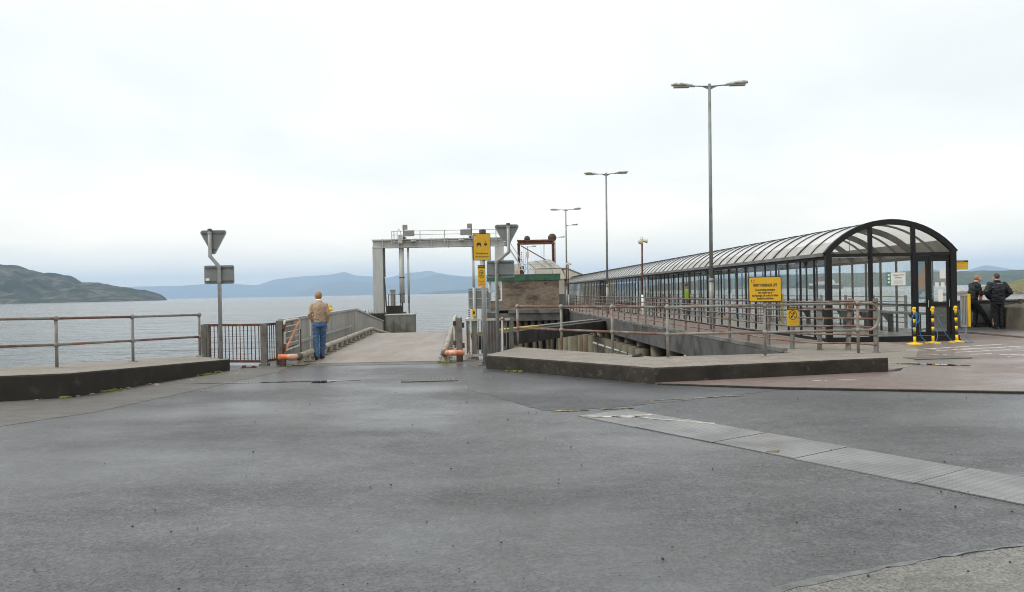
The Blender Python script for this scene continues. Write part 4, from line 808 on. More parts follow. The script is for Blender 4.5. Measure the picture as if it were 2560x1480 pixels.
for z in (2.7, 1.6): MB().tube([(1.57, 0, z), (1.57, 0, z + 0.06)], 0.2, 14).build('ram_band', 'gantry_dark', gt, True)
MB().tube([(2.02, 0, 4.72), (2.02, 0, 1.0)], 0.075, 10).build('hydraulic_ram', 'gantry_grey', gt, True); MB().tube([(2.02, 0, 1.0), (2.02, 0, -2.4)], 0.05, 8).build('ram_rod', 'gantry_dark', gt, True)
MB().tube([(6.42, 0, 4.72), (6.42, 0, 1.3)], 0.085, 10).build('hydraulic_ram', 'gantry_grey', gt, True); MB().tube([(6.42, 0, 1.3), (6.42, 0, -2.4)], 0.055, 8).build('ram_rod', 'gantry_dark', gt, True)
MB().tube([(7.05, 0, 4.72), (7.05, 0, -2.5)], 0.17, 14).build('hydraulic_ram', 'gantry_grey', gt, True)
for x in (1.0, 1.15, 2.9, 4.55, 6.2, 7.3, 8.0): MB().tube([(x, -0.36, 5.0), (x, -0.36, 5.83)], 0.028, 6).build('rail_post', 'gantry_grey', gt)
for z in (5.83, 5.58, 5.12): MB().tube([(1.0, -0.36, z), (8.6, -0.36, z)], 0.02, 6).build('rail', 'gantry_grey', gt)
for k, x in enumerate((1.85, 6.3)):
    s_ = 1 if k == 0 else -1
    MB().tube([(x - 0.05 * s_, -0.3, 5.3), (x - 0.05 * s_, -0.3, 6.25)], 0.05, 8).build('light_mast', 'panel_grey', gt)
    MB().box(x - 0.16 + 0.06 * s_, x + 0.16 + 0.06 * s_, -0.5, -0.38, 5.92, 6.24).build('floodlight', 'panel_grey', gt)
    MB().box(x - 0.35 + 0.33 * s_, x + 0.35 + 0.33 * s_, -0.52, -0.4, 5.47, 5.86).build('signal_board', 'panel_grey', gt)
    f_ = MB().box(x - 0.13, x + 0.13, -0.56, -0.3, 5.22, 5.44).build('camera_box', 'gantry_grey', gt); MB().box(x - 0.06, x + 0.06, -0.58, -0.561, 5.26, 5.40).build('lens', 'black_paint', f_)
    MB().lathe([(0.05, 0), (0.17, 0.06), (0.2, 0.16)], 12, (x + 0.62 * s_, -0.45, 5.05)).build('lamp_bowl', 'gantry_grey', gt, True)
MB().tube([(1.35, -0.3, 5.3), (1.35, -0.3, 5.8), (1.47, -0.3, 5.98), (1.6, -0.3, 5.8), (1.62, -0.3, 5.4)], 0.02, 6).build('cable_loop', 'gantry_dark', gt)
MB().box(1.45, 1.72, -0.5, -0.33, 5.0, 5.55).build('winch_box', 'gantry_grey', gt)
MB().bar((8.65, -0.2, 4.9), (9.9, -0.2, 2.9), 0.06, 0.1).build('stair_string', 'gantry_grey', gt); MB().bar((8.95, -0.2, 4.9), (10.2, -0.2, 2.9), 0.04, 0.05).build('stair_rail', 'gantry_grey', gt)
# machinery cabinet behind the bar fence
mc = tag(empty('winch_frame', (-0.6, 22.8, -1)), 'dark machinery frame with thin white panel behind the pale fence', 'machinery')
MB().box(-0.2, 0.2, 0, 0.4, 0, 2.0).build('cabinet', 'gantry_dark', mc); MB().add([(0.25, 0, 0.6), (0.34, 0, 0.6), (0.32, 0, 1.85), (0.27, 0, 1.85), (0.25, 0.05, 0.6), (0.34, 0.05, 0.6), (0.32, 0.05, 1.85), (0.27, 0.05, 1.85)], [(0, 1, 2, 3), (7, 6, 5, 4), (0, 4, 5, 1), (1, 5, 6, 2), (2, 6, 7, 3), (3, 7, 4, 0)]).build('panel', 'white_print', mc)
MB().tube([(-0.5, 0, 0), (-0.5, 0, 2.6)], 0.05, 8).build('upright', 'galv_bar', mc); MB().tube([(-0.1, 0.2, 1.6), (-0.1, 0.2, 2.6)], 0.06, 8).build('ram', 'panel_grey', mc)

# ------------------------------------------------------------------ traffic sign posts seen from behind
def tri_sign(name, label, loc, zs, side, rectx, rz=0.0):
    # zs: bend height low, bend high, top; side: offset of the upper pole
    g = tag(empty(name, loc, rz), label, 'sign post'); zl, zh, ztop, rz0, rz1 = zs; o_ = side
    MB().tube([(0, 0, 0), (0, 0, zl), (o_, 0, zh), (o_, 0, ztop)], 0.043, 12).build('pole', 'galvanised', g, True)
    MB().lathe([(0.048, ztop - 0.05), (0.048, ztop), (0.03, ztop + 0.01)], 12, (o_, 0, 0)).build('pole_cap', 'gantry_dark', g)
    hw = 0.31; cx = o_ + 0.06 * (1 if side < 0 else -0.6); top = ztop - 0.03; bot = top - 0.56; pts = []
    cs = [(cx - hw, top), (cx + hw, top), (cx, bot)]; r_ = 0.045
    cen = (cx, (2 * top + bot) / 3)
    for k, a0 in enumerate((90, -30, 210)):   # rounded corners
        px, pz = cs[(0, 1, 2)[k]]; ang0 = (90, -30, 210)[k]; rng = ((180 + 30, 90), (90, -30), (-30, -150))[k]
        ix, iz = px + (cen[0] - px) * r_ * 2 / math.hypot(cen[0] - px, cen[1] - pz), pz + (cen[1] - pz) * r_ * 2 / math.hypot(cen[0] - px, cen[1] - pz)
        for i in range(5): a_ = R(rng[0] + (rng[1] - rng[0]) * i / 4); pts.append((ix + r_ * math.cos(a_), iz + r_ * math.sin(a_)))
    t_ = plate(pts[::-1], 0.05, 0.058).build('triangle_plate', 'sign_back', g)
    rim = MB(); n_ = len(pts)
    for i in range(n_): a_, b_ = pts[i], pts[(i + 1) % n_]; rim.bar((a_[0], 0.05, a_[1]), (b_[0], 0.05, b_[1]), 0.02, 0.012, up=(0, 1, 0))
    rim.build('rim', 'galvanised', t_)
    MB().box(cx - hw + 0.07, cx + hw - 0.07, 0.03, 0.05, top - 0.075, top - 0.045).build('channel', 'gantry_dark', t_)
    MB().box(cx - 0.06, cx + 0.06, 0.03, 0.05, bot + 0.13, bot + 0.155).build('channel', 'gantry_dark', t_)
    r_ = plate(rrect(rectx - 0.33, rectx + 0.33, rz0, rz1, 0.035), 0.05, 0.058).build('rectangle_plate', 'sign_back', g)
    for z in (rz0 + 0.045, rz1 - 0.07): MB().box(rectx - 0.3, rectx + 0.3, 0.03, 0.05, z, z + 0.03).build('channel', 'gantry_dark', r_)
    for z in (rz0 + 0.06, rz1 - 0.055): MB().tube([(0, 0, z - 0.015), (0, 0, z + 0.015)], 0.05, 12).build('clamp', 'galvanised', r_)
    MB().tube([(o_, 0, top - 0.075), (o_, 0, top - 0.045)], 0.05, 12).build('clamp', 'galvanised', t_)
    return g, cx, top
g, cx, top = tri_sign('sign_post', 'cranked pole with backs of triangle and rectangle signs on left plinth', (-6.43, 16.9, 0.25), (2.03, 2.26, 2.86, 1.65, 2.06), -0.19, -0.02)
MB().box(-0.32, -0.24, 0.046, 0.0495, 1.72, 1.78).build('sticker', 'white_print', g)
g, cx, top = tri_sign('sign_post', 'cranked pole with backs of triangle and rectangle signs behind right plinth', (-0.36, 18.35, 0.0), (2.33, 2.55, 3.24, 1.95, 2.36), 0.30, 0.1)
MB().box(0.18, 0.25, 0.046, 0.0495, 2.76, 2.82).build('sticker', 'white_print', g)
# yellow ferry traffic sign
yp = tag(empty('traffic_sign', (-0.62, 16.85, 0)), 'tall post with yellow ferry traffic sign and small warning sign', 'sign post')
MB().tube([(0, 0, 0), (0, 0, 2.9)], 0.045, 12).build('pole', 'galvanised', yp, True); MB().lathe([(0.075, 2.9), (0.075, 2.98), (0.05, 2.985)], 12).build('pole_cap', 'gantry_dark', yp)
MB().box(-0.16, 0.05, -0.1, 0.1, 0.0, 0.02).box(-0.06, 0.06, -0.06, 0.06, 0.02, 0.09).build('base_plate', 'gantry_dark', yp)
sp_ = plate(rrect(-0.21, 0.21, 2.30, 2.89, 0.02), -0.004, 0.004).build('sign_panel', 'black_paint', yp, loc=(-0.02, -0.075, 0), rotz=R(26))
plate(rrect(-0.198, 0.198, 2.312, 2.878, 0.015), -0.008, -0.005).build('face', 'sign_yellow', sp_)
text('Ferry Traffic must not', 0.052, (0, -0.0095, 2.455), 'black_paint', sp_, sx=0.62, bold=0.001); text('proceed until instructed', 0.052, (0, -0.0095, 2.385), 'black_paint', sp_, sx=0.62)
cr = MB(); cr.bar((-0.125, -0.009, 2.65), (-0.015, -0.009, 2.65), 0.003, 0.035); cr.bar((-0.11, -0.009, 2.675), (-0.03, -0.009, 2.675), 0.003, 0.016); cr.bar((-0.10, -0.009, 2.70), (-0.04, -0.009, 2.70), 0.003, 0.008); cr.bar((-0.10, -0.009, 2.675), (-0.09, -0.009, 2.70), 0.003, 0.008); cr.bar((-0.04, -0.009, 2.70), (-0.03, -0.009, 2.675), 0.003, 0.008)
for x in (-0.11, -0.03): cr.bar((x - 0.011, -0.009, 2.62), (x + 0.011, -0.009, 2.62), 0.003, 0.03)
cr.build('car_symbol', 'black_paint', sp_)
bk_ = MB(); bk_.bar((0.09, -0.009, 2.61), (0.09, -0.009, 2.67), 0.003, 0.026); bk_.bar((0.055, -0.009, 2.66), (0.125, -0.009, 2.66), 0.003, 0.028); bk_.bar((0.09, -0.009, 2.68), (0.09, -0.009, 2.73), 0.003, 0.018); bk_.bar((0.06, -0.009, 2.63), (0.075, -0.009, 2.66), 0.003, 0.014); bk_.bar((0.105, -0.009, 2.66), (0.12, -0.009, 2.63), 0.003, 0.014); bk_.build('motorcycle_symbol', 'black_paint', sp_)
MB().box(-0.185, -0.15, -0.0105, -0.0085, 2.74, 2.83).build('emblem', 'pink_print', sp_); MB().box(-0.185, -0.145, -0.0105, -0.0085, 2.835, 2.855).build('emblem_flag', 'red_print', sp_)
wr = nosign('warning_sign', 'small yellow prohibition sign under the ferry traffic sign', (-0.655, 16.79, 1.73), 0.17, 0.47, R(14))
# grey back signs further off
bs_ = tag(empty('back_sign', (-0.96, 22.0, 0)), 'pale grey sign back above a small yellow sign', 'sign post')
MB().tube([(-0.12, 0, 0), (-0.12, 0, 1.75)], 0.05, 10).build('pole', 'galvanised', bs_, True); MB().tube([(0.2, 0, 0), (0.2, 0, 1.7)], 0.04, 10).build('pole', 'galvanised', bs_, True)
plate(rrect(-0.29, 0.29, 1.14, 1.72, 0.02), 0.05, 0.06).build('panel', 'sign_back', bs_)
for z in (1.65, 1.42, 1.18): MB().box(-0.28, 0.28, 0.03, 0.05, z, z + 0.02).build('channel', 'gantry_grey', bs_)
MB().box(-0.19, -0.08, -0.07, -0.06, 0.92, 1.13).build('yellow_sign', 'sign_yellow', bs_); MB().box(-0.16, -0.11, -0.073, -0.0705, 0.99, 1.07).build('symbol', 'black_paint', bs_)
cl = MB()
for i in range(7): cl.box(-0.3, -0.25, 0.0, 0.05, 0.72 + i * 0.06, 0.75 + i * 0.06)
cl.build('cable_clips', 'gantry_dark', bs_)
# ferry passenger lift sign
fs_ = tag(empty('lift_sign', (4.8, 14.6, 1.2)), 'yellow FERRY PASSENGER LIFT sign on the right plinth railing', 'sign')
MB().box(-0.025, 0.025, 0.0, 0.03, -0.1, 0.3).build('bracket', 'post_steel', fs_)
plate(rrect(-0.31, 0.315, 0.12, 0.60, 0.03), -0.03, -0.02).build('board', 'black_paint', fs_); fc = plate(rrect(-0.295, 0.30, 0.135, 0.585, 0.02), -0.036, -0.031).build('face', 'sign_yellow', fs_)
text('FERRY PASSENGER LIFT', 0.075, (0.005, -0.0375, 0.435), 'black_paint', fs_, sx=0.58, bold=0.0022)
for k, s_ in enumerate(('Cars conveying passengers', 'who require use of', 'the Passenger Lift on the Car Deck', 'should be parked here')):
    text(s_, 0.052, (0.0, -0.0375, 0.35 - k * 0.055), 'black_paint', fs_, sx=0.66, bold=0.0016)
MB().box(-0.26, -0.2, -0.0385, -0.0365, 0.495, 0.545).build('emblem', 'red_print', fs_); MB().lathe([(0.017, -0.0405), (0.017, -0.039)], 14, (-0.23, 0, 0.518), 'Y').build('emblem_disc', 'pink_print', fs_)

# ------------------------------------------------------------------ lamp posts and loudspeakers
def lamp(loc, h, label, arms=(-1, 1), lean=0.0, arm=1.52):
    g = tag(empty('lamp_post', loc), label, 'lamp post', 'lamp posts along the pier')
    MB().tube([(0, 0, 0), (0, 0, 1.9)], 0.1, 14).build('base_tube', 'lamp_grey', g, True)
    MB().tube([(0, 0, 1.9), (lean, 0, h)], [0.075, 0.058], 14).build('column', 'lamp_grey', g, True)
    MB().lathe([(0.11, 1.85), (0.11, 1.92), (0.078, 2.0)], 14).build('collar', 'lamp_grey', g, True)
    for s in arms:
        up = 0.10 if s > 0 else 0.06
        MB().tube([(lean, 0, h - 0.1), (lean + s * 0.62, 0, h - 0.1 + up * 0.5)], [0.03, 0.022], 8).build('arm', 'lamp_grey', g, True)
        MB().add([(lean + s * 0.05, -0.012, h - 0.1), (lean + s * 0.34, -0.012, h - 0.08), (lean + s * 0.05, -0.012, h - 0.22), (lean + s * 0.05, 0.012, h - 0.1), (lean + s * 0.34, 0.012, h - 0.08), (lean + s * 0.05, 0.012, h - 0.22)], [(0, 1, 2), (5, 4, 3), (0, 3, 4, 1), (1, 4, 5, 2), (2, 5, 3, 0)]).build('gusset', 'lamp_grey', g)
        vs = []; fs = []; prof = [(0.58, 0.05, 0.0), (0.66, 0.09, 0.05), (0.82, 0.12, 0.08), (1.08, 0.14, 0.10), (1.35, 0.12, 0.085), (1.48, 0.07, 0.05), (arm, 0.015, 0.012)]; n_ = 12
        for x, hw, ht in prof:
            zc = h - 0.1 + up * (x / 1.0)
            for j in range(n_):
                a_ = 2 * math.pi * j / n_; z_ = math.sin(a_); vs.append((lean + s * x, hw * math.cos(a_), zc + (ht if z_ > 0 else 0.055) * z_))
        for i in range(len(prof) - 1):
            for j in range(n_): fs.append((i * n_ + j, i * n_ + (j + 1) % n_, (i + 1) * n_ + (j + 1) % n_, (i + 1) * n_ + j))
        fs += [tuple(range(n_)), tuple((len(prof) - 1) * n_ + j for j in range(n_))]
        hd = MB().add(vs, fs).build('lamp_head', 'lamp_head', g, True)
        MB().box(min(lean + s * 0.8, lean + s * 1.4), max(lean + s * 0.8, lean + s * 1.4), -0.09, 0.09, h - 0.19 + up, h - 0.13 + up).build('lens', 'panel_grey', hd)
    return g
lamp((7.85, 30.2, 0), 9.62, 'tallest looking twin armed lamp post, nearest one beside the glazed walkway', lean=0.06)
lamp((6.52, 52.4, 0), 9.6, 'twin armed lamp post second in the row along the pier', lean=0.05)
lamp((5.32, 74.5, 0), 9.55, 'twin armed lamp post third in the row along the pier', lean=0.05)
lamp((7.0, 97, 0), 9.95, 'single armed lamp post just behind the third twin armed one', arms=(1,))
lamp((6.6, 115, 0), 9.7, 'thin lamp post right beside the rusty gantry', arms=(1,))
g = lamp((2.7, 127, 0), 9.1, 'distant lamp post with pale box seen through the rusty gantry', arms=(1,)); MB().box(-0.22, 0.22, -0.15, 0.1, 7.2, 8.2).build('control_box', 'cream_paint', g)
def horn(loc, h, label, zsplit):
    g = tag(empty('loudspeaker_post', loc), label, 'loudspeaker')
    MB().tube([(0, 0, 0), (0, 0, zsplit)], 0.05, 10).build('lower_pole', 'white_print', g, True); MB().tube([(0, 0, zsplit), (0.03, 0, h - 0.12)], 0.042, 10).build('upper_pole', 'rust', g, True)
    prof = [(0.05, 0), (0.06, 0.08), (0.075, 0.16), (0.10, 0.24), (0.125, 0.27)]
    MB().lathe(prof, 16, (0.0, 0, h), 'X').build('horn', 'cream_paint', g, True)
    MB().lathe([(0.12, -0.1), (0.12, -0.06), (0.07, 0.0), (0.05, 0.08)], 16, (-0.07, -0.1, h - 0.05), 'Y').build('horn', 'cream_paint', g, True)
    MB().ball((-0.02, 0, h - 0.02), (0.09, 0.08, 0.08), 12, 8).build('driver', 'cream_paint', g, True)
    MB().tube([(-0.03, 0, h + 0.05), (-0.03, 0, h + 0.13), (0.02, 0, h + 0.2), (0.07, 0, h + 0.13), (0.07, 0, h + 0.05)], 0.012, 6).build('bracket', 'galv_bar', g)
    MB().box(-0.05, 0.09, -0.03, 0.03, h + 0.045, h + 0.085).build('clamp', 'galv_bar', g)
horn((6.18, 36.4, 0), 3.9, 'pair of cream horn loudspeakers on a rusty pole above the pier fence', 1.35)
horn((4.55, 62.0, 0), 3.8, 'small horn loudspeaker on rusty pole by the control cabin', 1.3)
ec = tag(empty('electric_cabinet', (3.95, 61.5, 0)), 'grey cabinet at the right corner of the control cabin', 'cabinet'); MB().box(-0.25, 0.35, 0, 0.4, 0, 1.3).build('body', 'sign_back', ec); MB().box(-0.28, 0.38, -0.03, 0.43, 1.3, 1.36).build('lid', 'sign_back', ec)

# ------------------------------------------------------------------ glazed walkway
WW, NB, BAY, EV, AP = 3.58, 82, 0.97, 2.50, 3.39
wk = tag(empty('glazed_walkway', (8.86, 21.5, 0.0), R(2.25)), 'long glazed black framed passenger walkway with barrel roof', 'walkway')
def arcpts(off=0.0, n=18, over=0.08):
    w2 = WW / 2 + over; rise = AP - EV; rad = (w2 * w2 + rise * rise) / (2 * rise); zc = AP - rad; amax = math.asin(w2 / rad)
    return [(WW / 2 + (rad + off) * math.sin(-amax + 2 * amax * i / n), zc + (rad + off) * math.cos(-amax + 2 * amax * i / n)) for i in range(n + 1)]
def arch(o0, o1, y0, y1, n=18, i0=0, i1=None, sheet=False):
    A, B = arcpts(o0, n), arcpts(o1, n); i1 = n if i1 is None else i1; A, B = A[i0:i1 + 1], B[i0:i1 + 1]; k = len(A); mb = MB()
    vs = [(x, y0, z) for x, z in A] + [(x, y0, z) for x, z in B] + [(x, y1, z) for x, z in A] + [(x, y1, z) for x, z in B]; fs = []
    for i in range(k - 1): fs += [(i, i + 1, k + i + 1, k + i), (2 * k + i, 3 * k + i, 3 * k + i + 1, 2 * k + i + 1), (k + i, k + i + 1, 3 * k + i + 1, 3 * k + i), (i + 1, i, 2 * k + i, 2 * k + i + 1)]
    fs += [(0, k, 3 * k, 2 * k), (k - 1, 3 * k - 1, 4 * k - 1, 2 * k - 1)]
    mb.add(vs, fs); mb.m = [0 if (q % 4 == 2 and q < 4 * (k - 1)) else 1 for q in range(len(fs))] if sheet else [0] * len(fs)
    return mb
MB().box(-0.02, WW + 0.02, 0.06, NB * BAY, -0.04, 0.1).build('floor', 'floor_inside', wk)
arch(-0.10, 0.05, -0.06, 0.06).build('front_arch', 'frame_black', wk)
rib = arch(-0.05, 0.022, -0.025, 0.025).build('roof_rib', 'roof_rib', wk, loc=(0, BAY, 0))
big = arch(-0.16, 0.026, -0.05, 0.05).build('main_rib', 'frame_black', wk, loc=(0, BAY * 2, 0))
shl = arch(-0.008, 0.0, 0.03, BAY - 0.03, 18, 2, 16, True).build('roof_sheet', ['roof_sheet', 'clear_film'], wk)
shd = arch(-0.008, 0.0, 0.03, BAY - 0.03, 18, 0, 2).build('eave_sheet', 'roof_dirt_strip', wk)
she = arch(-0.008, 0.0, 0.03, BAY - 0.03, 18, 16, 18).build('eave_sheet', 'roof_dirt_strip', wk)
ml = MB().box(-0.025, 0.025, -0.03, 0.03, 0.1, EV - 0.06).build('mullion', 'frame_black', wk, loc=(0.03, BAY, 0))
pn_ = MB().box(-0.004, 0.004, 0.036, BAY - 0.036, 0.12, EV - 0.08).build('pane', 'glass', wk, loc=(0.03, 0, 0))
bd = MB().box(-0.02, 0.02, 0.036, BAY - 0.036, 0.12, EV - 0.3).build('board_panel', 'timber_board', wk, loc=(WW - 0.03, BAY * 46, 0))
for i in range(NB):
    y = i * BAY
    if i: 
        clone(shl, wk, (0, y, 0)); clone(shd, wk, (0, y, 0)); clone(she, wk, (0, y, 0)); clone(pn_, wk, (0.03, y, 0))
    if i > 1: clone(big if i % 2 == 0 and i > 2 else rib, wk, (0, y, 0)) if i != 2 else None
    if i > 1: clone(ml, wk, (0.03, y, 0))
    if i > 0: clone(ml, wk, (WW - 0.03, y, 0))
    if i < 46: clone(pn_, wk, (WW - 0.03, y, 0))
    elif i > 46: clone(bd, wk, (WW - 0.03, y, 0))
Lw = NB * BAY
for x in (-0.06, WW + 0.06):
    MB().box(x - 0.07, x + 0.07, 0.06, Lw, EV - 0.07, EV + 0.03).build('gutter', 'gutter_grey', wk)
for x in (0.03, WW - 0.03): MB().box(x - 0.05, x + 0.05, 0.07, Lw, 0.03, 0.1).build('sill', 'frame_black', wk); MB().box(x - 0.045, x + 0.045, 0.07, Lw, EV - 0.16, EV - 0.072).build('head_rail', 'frame_black', wk)
MB().box(WW - 0.07, WW - 0.01, 0.07, Lw, 0.92, 0.99).build('mid_rail', 'frame_black', wk)
# front screen
for x, wd in ((0.0, 0.16), (1.2, 0.085), (2.43, 0.09), (WW - 0.02, 0.17)): MB().box(x - wd / 2, x + wd / 2, -0.07, 0.05, 0, EV + (0.0 if x in (0.0, WW - 0.02) else 0.77)).build('front_post', 'frame_black', wk)
MB().box(0.08, WW - 0.1, -0.05, 0.04, EV - 0.1, EV - 0.01).build('front_beam', 'frame_black', wk)
MB().box(-0.1, WW + 0.1, -0.1, 0.055, 0.0, 0.15).build('threshold', 'frame_black', wk)
MB().box(-0.12, WW + 0.12, -0.12, 0.05, -0.03, 0.05).build('threshold_base', 'frame_black', wk)
for x0, x1 in ((0.08, 1.155), (1.245, 2.385)): MB().box(x0, x1, -0.012, -0.004, 0.15, EV - 0.1).build('front_pane', 'glass', wk)
A = arcpts(-0.1, 40)
for x0, x1 in ((0.06, 1.155), (1.245, 2.385), (2.475, WW - 0.06)):
    top_ = [(x, z) for x, z in A if x0 < x < x1 and z > EV - 0.01]
    def zi(xx):
        for (xa, za), (xb, zb_) in zip(A, A[1:]):
            if xa <= xx <= xb: return za + (zb_ - za) * (xx - xa) / (xb - xa)
        return EV
    poly = [(x0, EV - 0.01), (x1, EV - 0.01), (x1, max(EV, zi(x1)))] + top_[::-1] + [(x0, max(EV, zi(x0)))]
    plate(poly, -0.012, -0.004).build('gable_pane', 'glass', wk)
for x0, x1 in ((2.49, 2.86), (2.87, WW - 0.12)):   # door leaves
    d_ = MB(); t_ = 0.07
    d_.box(x0, x0 + t_, -0.03, 0.03, 0.16, EV - 0.12); d_.box(x1 - t_, x1, -0.03, 0.03, 0.16, EV - 0.12); d_.box(x0 + t_, x1 - t_, -0.03, 0.03, 0.16, 0.26); d_.box(x0 + t_, x1 - t_, -0.03, 0.03, EV - 0.26, EV - 0.12); d_.box(x0 + t_, x1 - t_, -0.03, 0.03, 0.98, 1.08)
    dr = d_.build('door', 'frame_black', wk); MB().box(x0 + t_, x1 - t_, -0.006, 0.006, 0.26, 0.98).build('pane', 'glass', dr); MB().box(x0 + t_, x1 - t_, -0.006, 0.006, 1.08, EV - 0.26).build('pane', 'glass', dr)
    MB().tube([(x1 - 0.035, -0.06, 0.95), (x1 - 0.035, -0.06, 1.15)], 0.012, 6).build('handle', 'galv_bar', dr)
MB().box(2.9, 3.3, -0.0, 0.08, EV - 0.2, EV - 0.14).build('door_closer', 'gantry_dark', wk)
# inside
bn = tag(empty('waiting_bench', (8.86, 21.5, 0.1), R(2.25)), 'long narrow wooden bench on black brackets inside the walkway', 'bench')
MB().box(WW - 0.55, WW - 0.12, 0.9, 9.5, 0.60, 0.66).build('seat', 'bench_board', bn)
for i in range(6):
    y = 1.4 + i * 1.55; plate([(WW - 0.5, 0.60), (WW - 0.14, 0.60), (WW - 0.14, 0.12)], y, y + 0.06).build('bracket', 'frame_black', bn)
    MB().box(WW - 0.26, WW - 0.14, y - 0.03, y + 0.09, 0, 0.598).build('leg', 'frame_black', bn)
for i in range(6):
    y = 1.2 + i * 5.8; g = tag(empty('tube_light', Vector((8.86, 21.5, 0)) + Matrix.Rotation(R(2.25), 3, 'Z') @ Vector((1.2, y, 2.44)), R(2.25)), 'unlit white tube light under the walkway roof, %s the front doors' % ('nearest', 'second from', 'third from', 'fourth from', 'fifth from', 'sixth from')[i], 'tube light', 'tube lights inside the walkway')
    MB().box(-0.75, 0.75, -0.06, 0.06, 0.02, 0.09).build('body', 'white_print', g); MB().tube([(-0.7, 0, 0.0), (0.7, 0, 0.0)], 0.02, 8).build('tube', 'white_print', g)
    MB().tube([(0, 0, 0.09), (0, 0, 0.75)], 0.01, 5).build('hanger', 'frame_black', g)
Mw = Matrix.Translation((8.86, 21.5, 0)) @ Matrix.Rotation(R(2.25), 4, 'Z')
def WP(x, y, z): return Mw @ Vector((x, y, z))
ws = tag(empty('walkway_notice', WP(1.98, -0.035, 1.58), R(2.25)), 'white Craignure Pier Walkway notice on the front glass', 'sign')
MB().box(-0.21, 0.21, 0, 0.006, 0, 0.36).build('board', 'white_print', ws)
text('Craignure Pier', 0.06, (0, -0.002, 0.29), 'black_paint', ws, sx=0.9); text('Walkway', 0.06, (0, -0.002, 0.215), 'black_paint', ws, sx=0.9)
ln = MB()
for i in range(5):
    x_ = -0.13
    while x_ < 0.13: s_ = random.uniform(0.01, 0.03); ln.box(x_, x_ + s_, -0.002, -0.0005, 0.14 - i * 0.024, 0.146 - i * 0.024); x_ += s_ + 0.008
ln.build('small_print', 'sign_back', ws)
gs = tag(empty('green_notice', WP(1.71, -0.035, 1.57), R(2.25)), 'narrow green safety notice beside the white walkway notice', 'sign')
MB().box(-0.05, 0.05, 0, 0.006, 0, 0.38).build('board', 'green_print', gs)
for z in (0.07, 0.17, 0.27): MB().box(-0.03, 0.03, -0.002, -0.0005, z, z + 0.06).build('pictogram', 'white_print', gs)
mp_ = tag(empty('map_poster', WP(WW - 0.045, 1.35, 1.15), R(2.25 + 90)), 'blue map poster of an island on the walkway glass', 'poster')
MB().box(-0.42, 0.42, 0, 0.012, 0, 1.2).build('sheet', 'map_blue', mp_)
for s_ in (0, 1):
    plate(blob(0.05, 0.62, 0.2, 0.4, 30, 0.45, 0.15, 9), -0.004 + s_ * 0.0165, -0.001 + s_ * 0.0165).build('island_shape', 'map_land', mp_)
MB().box(-0.36, -0.2, 0.0125, 0.015, 0.86, 1.1).build('logo_panel', 'sign_yellow', mp_)
plate(blob(-0.1, 0.15, 0.3, 0.08, 20, 0.4, 0, 12), 0.0125, 0.0145).build('legend', 'white_print', mp_)
for k, (x_, z_, wd, ht) in enumerate(((3.27, 1.75, 0.17, 0.27), (3.1, 1.5, 0.1, 0.14), (3.27, 1.5, 0.1, 0.14), (3.2, 1.1, 0.13, 0.34))):
    o = MB().box(-wd / 2, wd / 2, 0, 0.004, 0, ht).build('door_notice', 'white_print', loc=WP(x_, -0.016 if x_ else 0, z_), rotz=R(2.25))
    tag(o, ('upper large white notice on the walkway door glass', 'small white notice left of pair on the door glass', 'small white notice right of pair on the door glass', 'tall white notice low on the walkway door glass')[k], 'notice')
# things on the deck beside the shelter: barrier with yellow edge
br = tag(empty('folding_barrier', (14.05, 23.9, 0.03)), 'grey barred barrier leaf with yellow edge beside the shelter', 'barrier')
for z in (0.24, 1.2): MB().box(-0.1, 0.12, -0.03, 0.03, z - 0.03, z + 0.03).build('rail', 'galv_bar', br)
for i in range(4): MB().box(-0.1 + i * 0.05, -0.07 + i * 0.05, -0.02, 0.02, 0.27, 1.17).build('bar', 'galv_bar', br)
MB().box(0.1, 0.18, -0.06, 0.04, 0.22, 1.24).build('yellow_edge', 'safety_yellow', br); MB().tube([(0.05, 0, 0), (0.05, 0, 0.25)], 0.025, 8).build('stand', 'galv_bar', br)
bi = tag(empty('barred_gate', WP(0.9, 8.0, 0.1), R(2.25)), 'dark barred gate with yellow post seen inside the walkway', 'gate')
for i in range(9): MB().box(i * 0.1, i * 0.1 + 0.03, 0, 0.03, 0.2, 1.2).build('bar', 'post_steel', bi)
for z in (0.17, 1.2): MB().box(-0.03, 0.9, -0.005, 0.035, z, z + 0.04).build('rail', 'post_steel', bi)
MB().box(0.92, 1.0, -0.02, 0.06, 0, 1.22).build('yellow_post', 'pale_yellow', bi)
wn = tag(empty('warning_board', (12.95, 22.4, 2.0)), 'yellow warning board fixed at the right of the shelter', 'sign')
MB().box(-0.15, 0.37, 0, 0.01, 0, 0.27).build('panel', 'sign_yellow', wn); MB().box(-0.15, 0.37, -0.003, -0.0005, 0.215, 0.268).build('header', 'black_paint', wn); text('WARNING', 0.055, (0.12, -0.005, 0.242), 'sign_yellow', wn, sx=1.0)
ln = MB()
for i in range(4):
    x_ = 0.0
    while x_ < 0.34: s_ = random.uniform(0.015, 0.04); ln.box(x_, x_ + s_, -0.002, -0.0005, 0.17 - i * 0.045, 0.182 - i * 0.045); x_ += s_ + 0.012
ln.build('small_print', 'faded_print', wn)
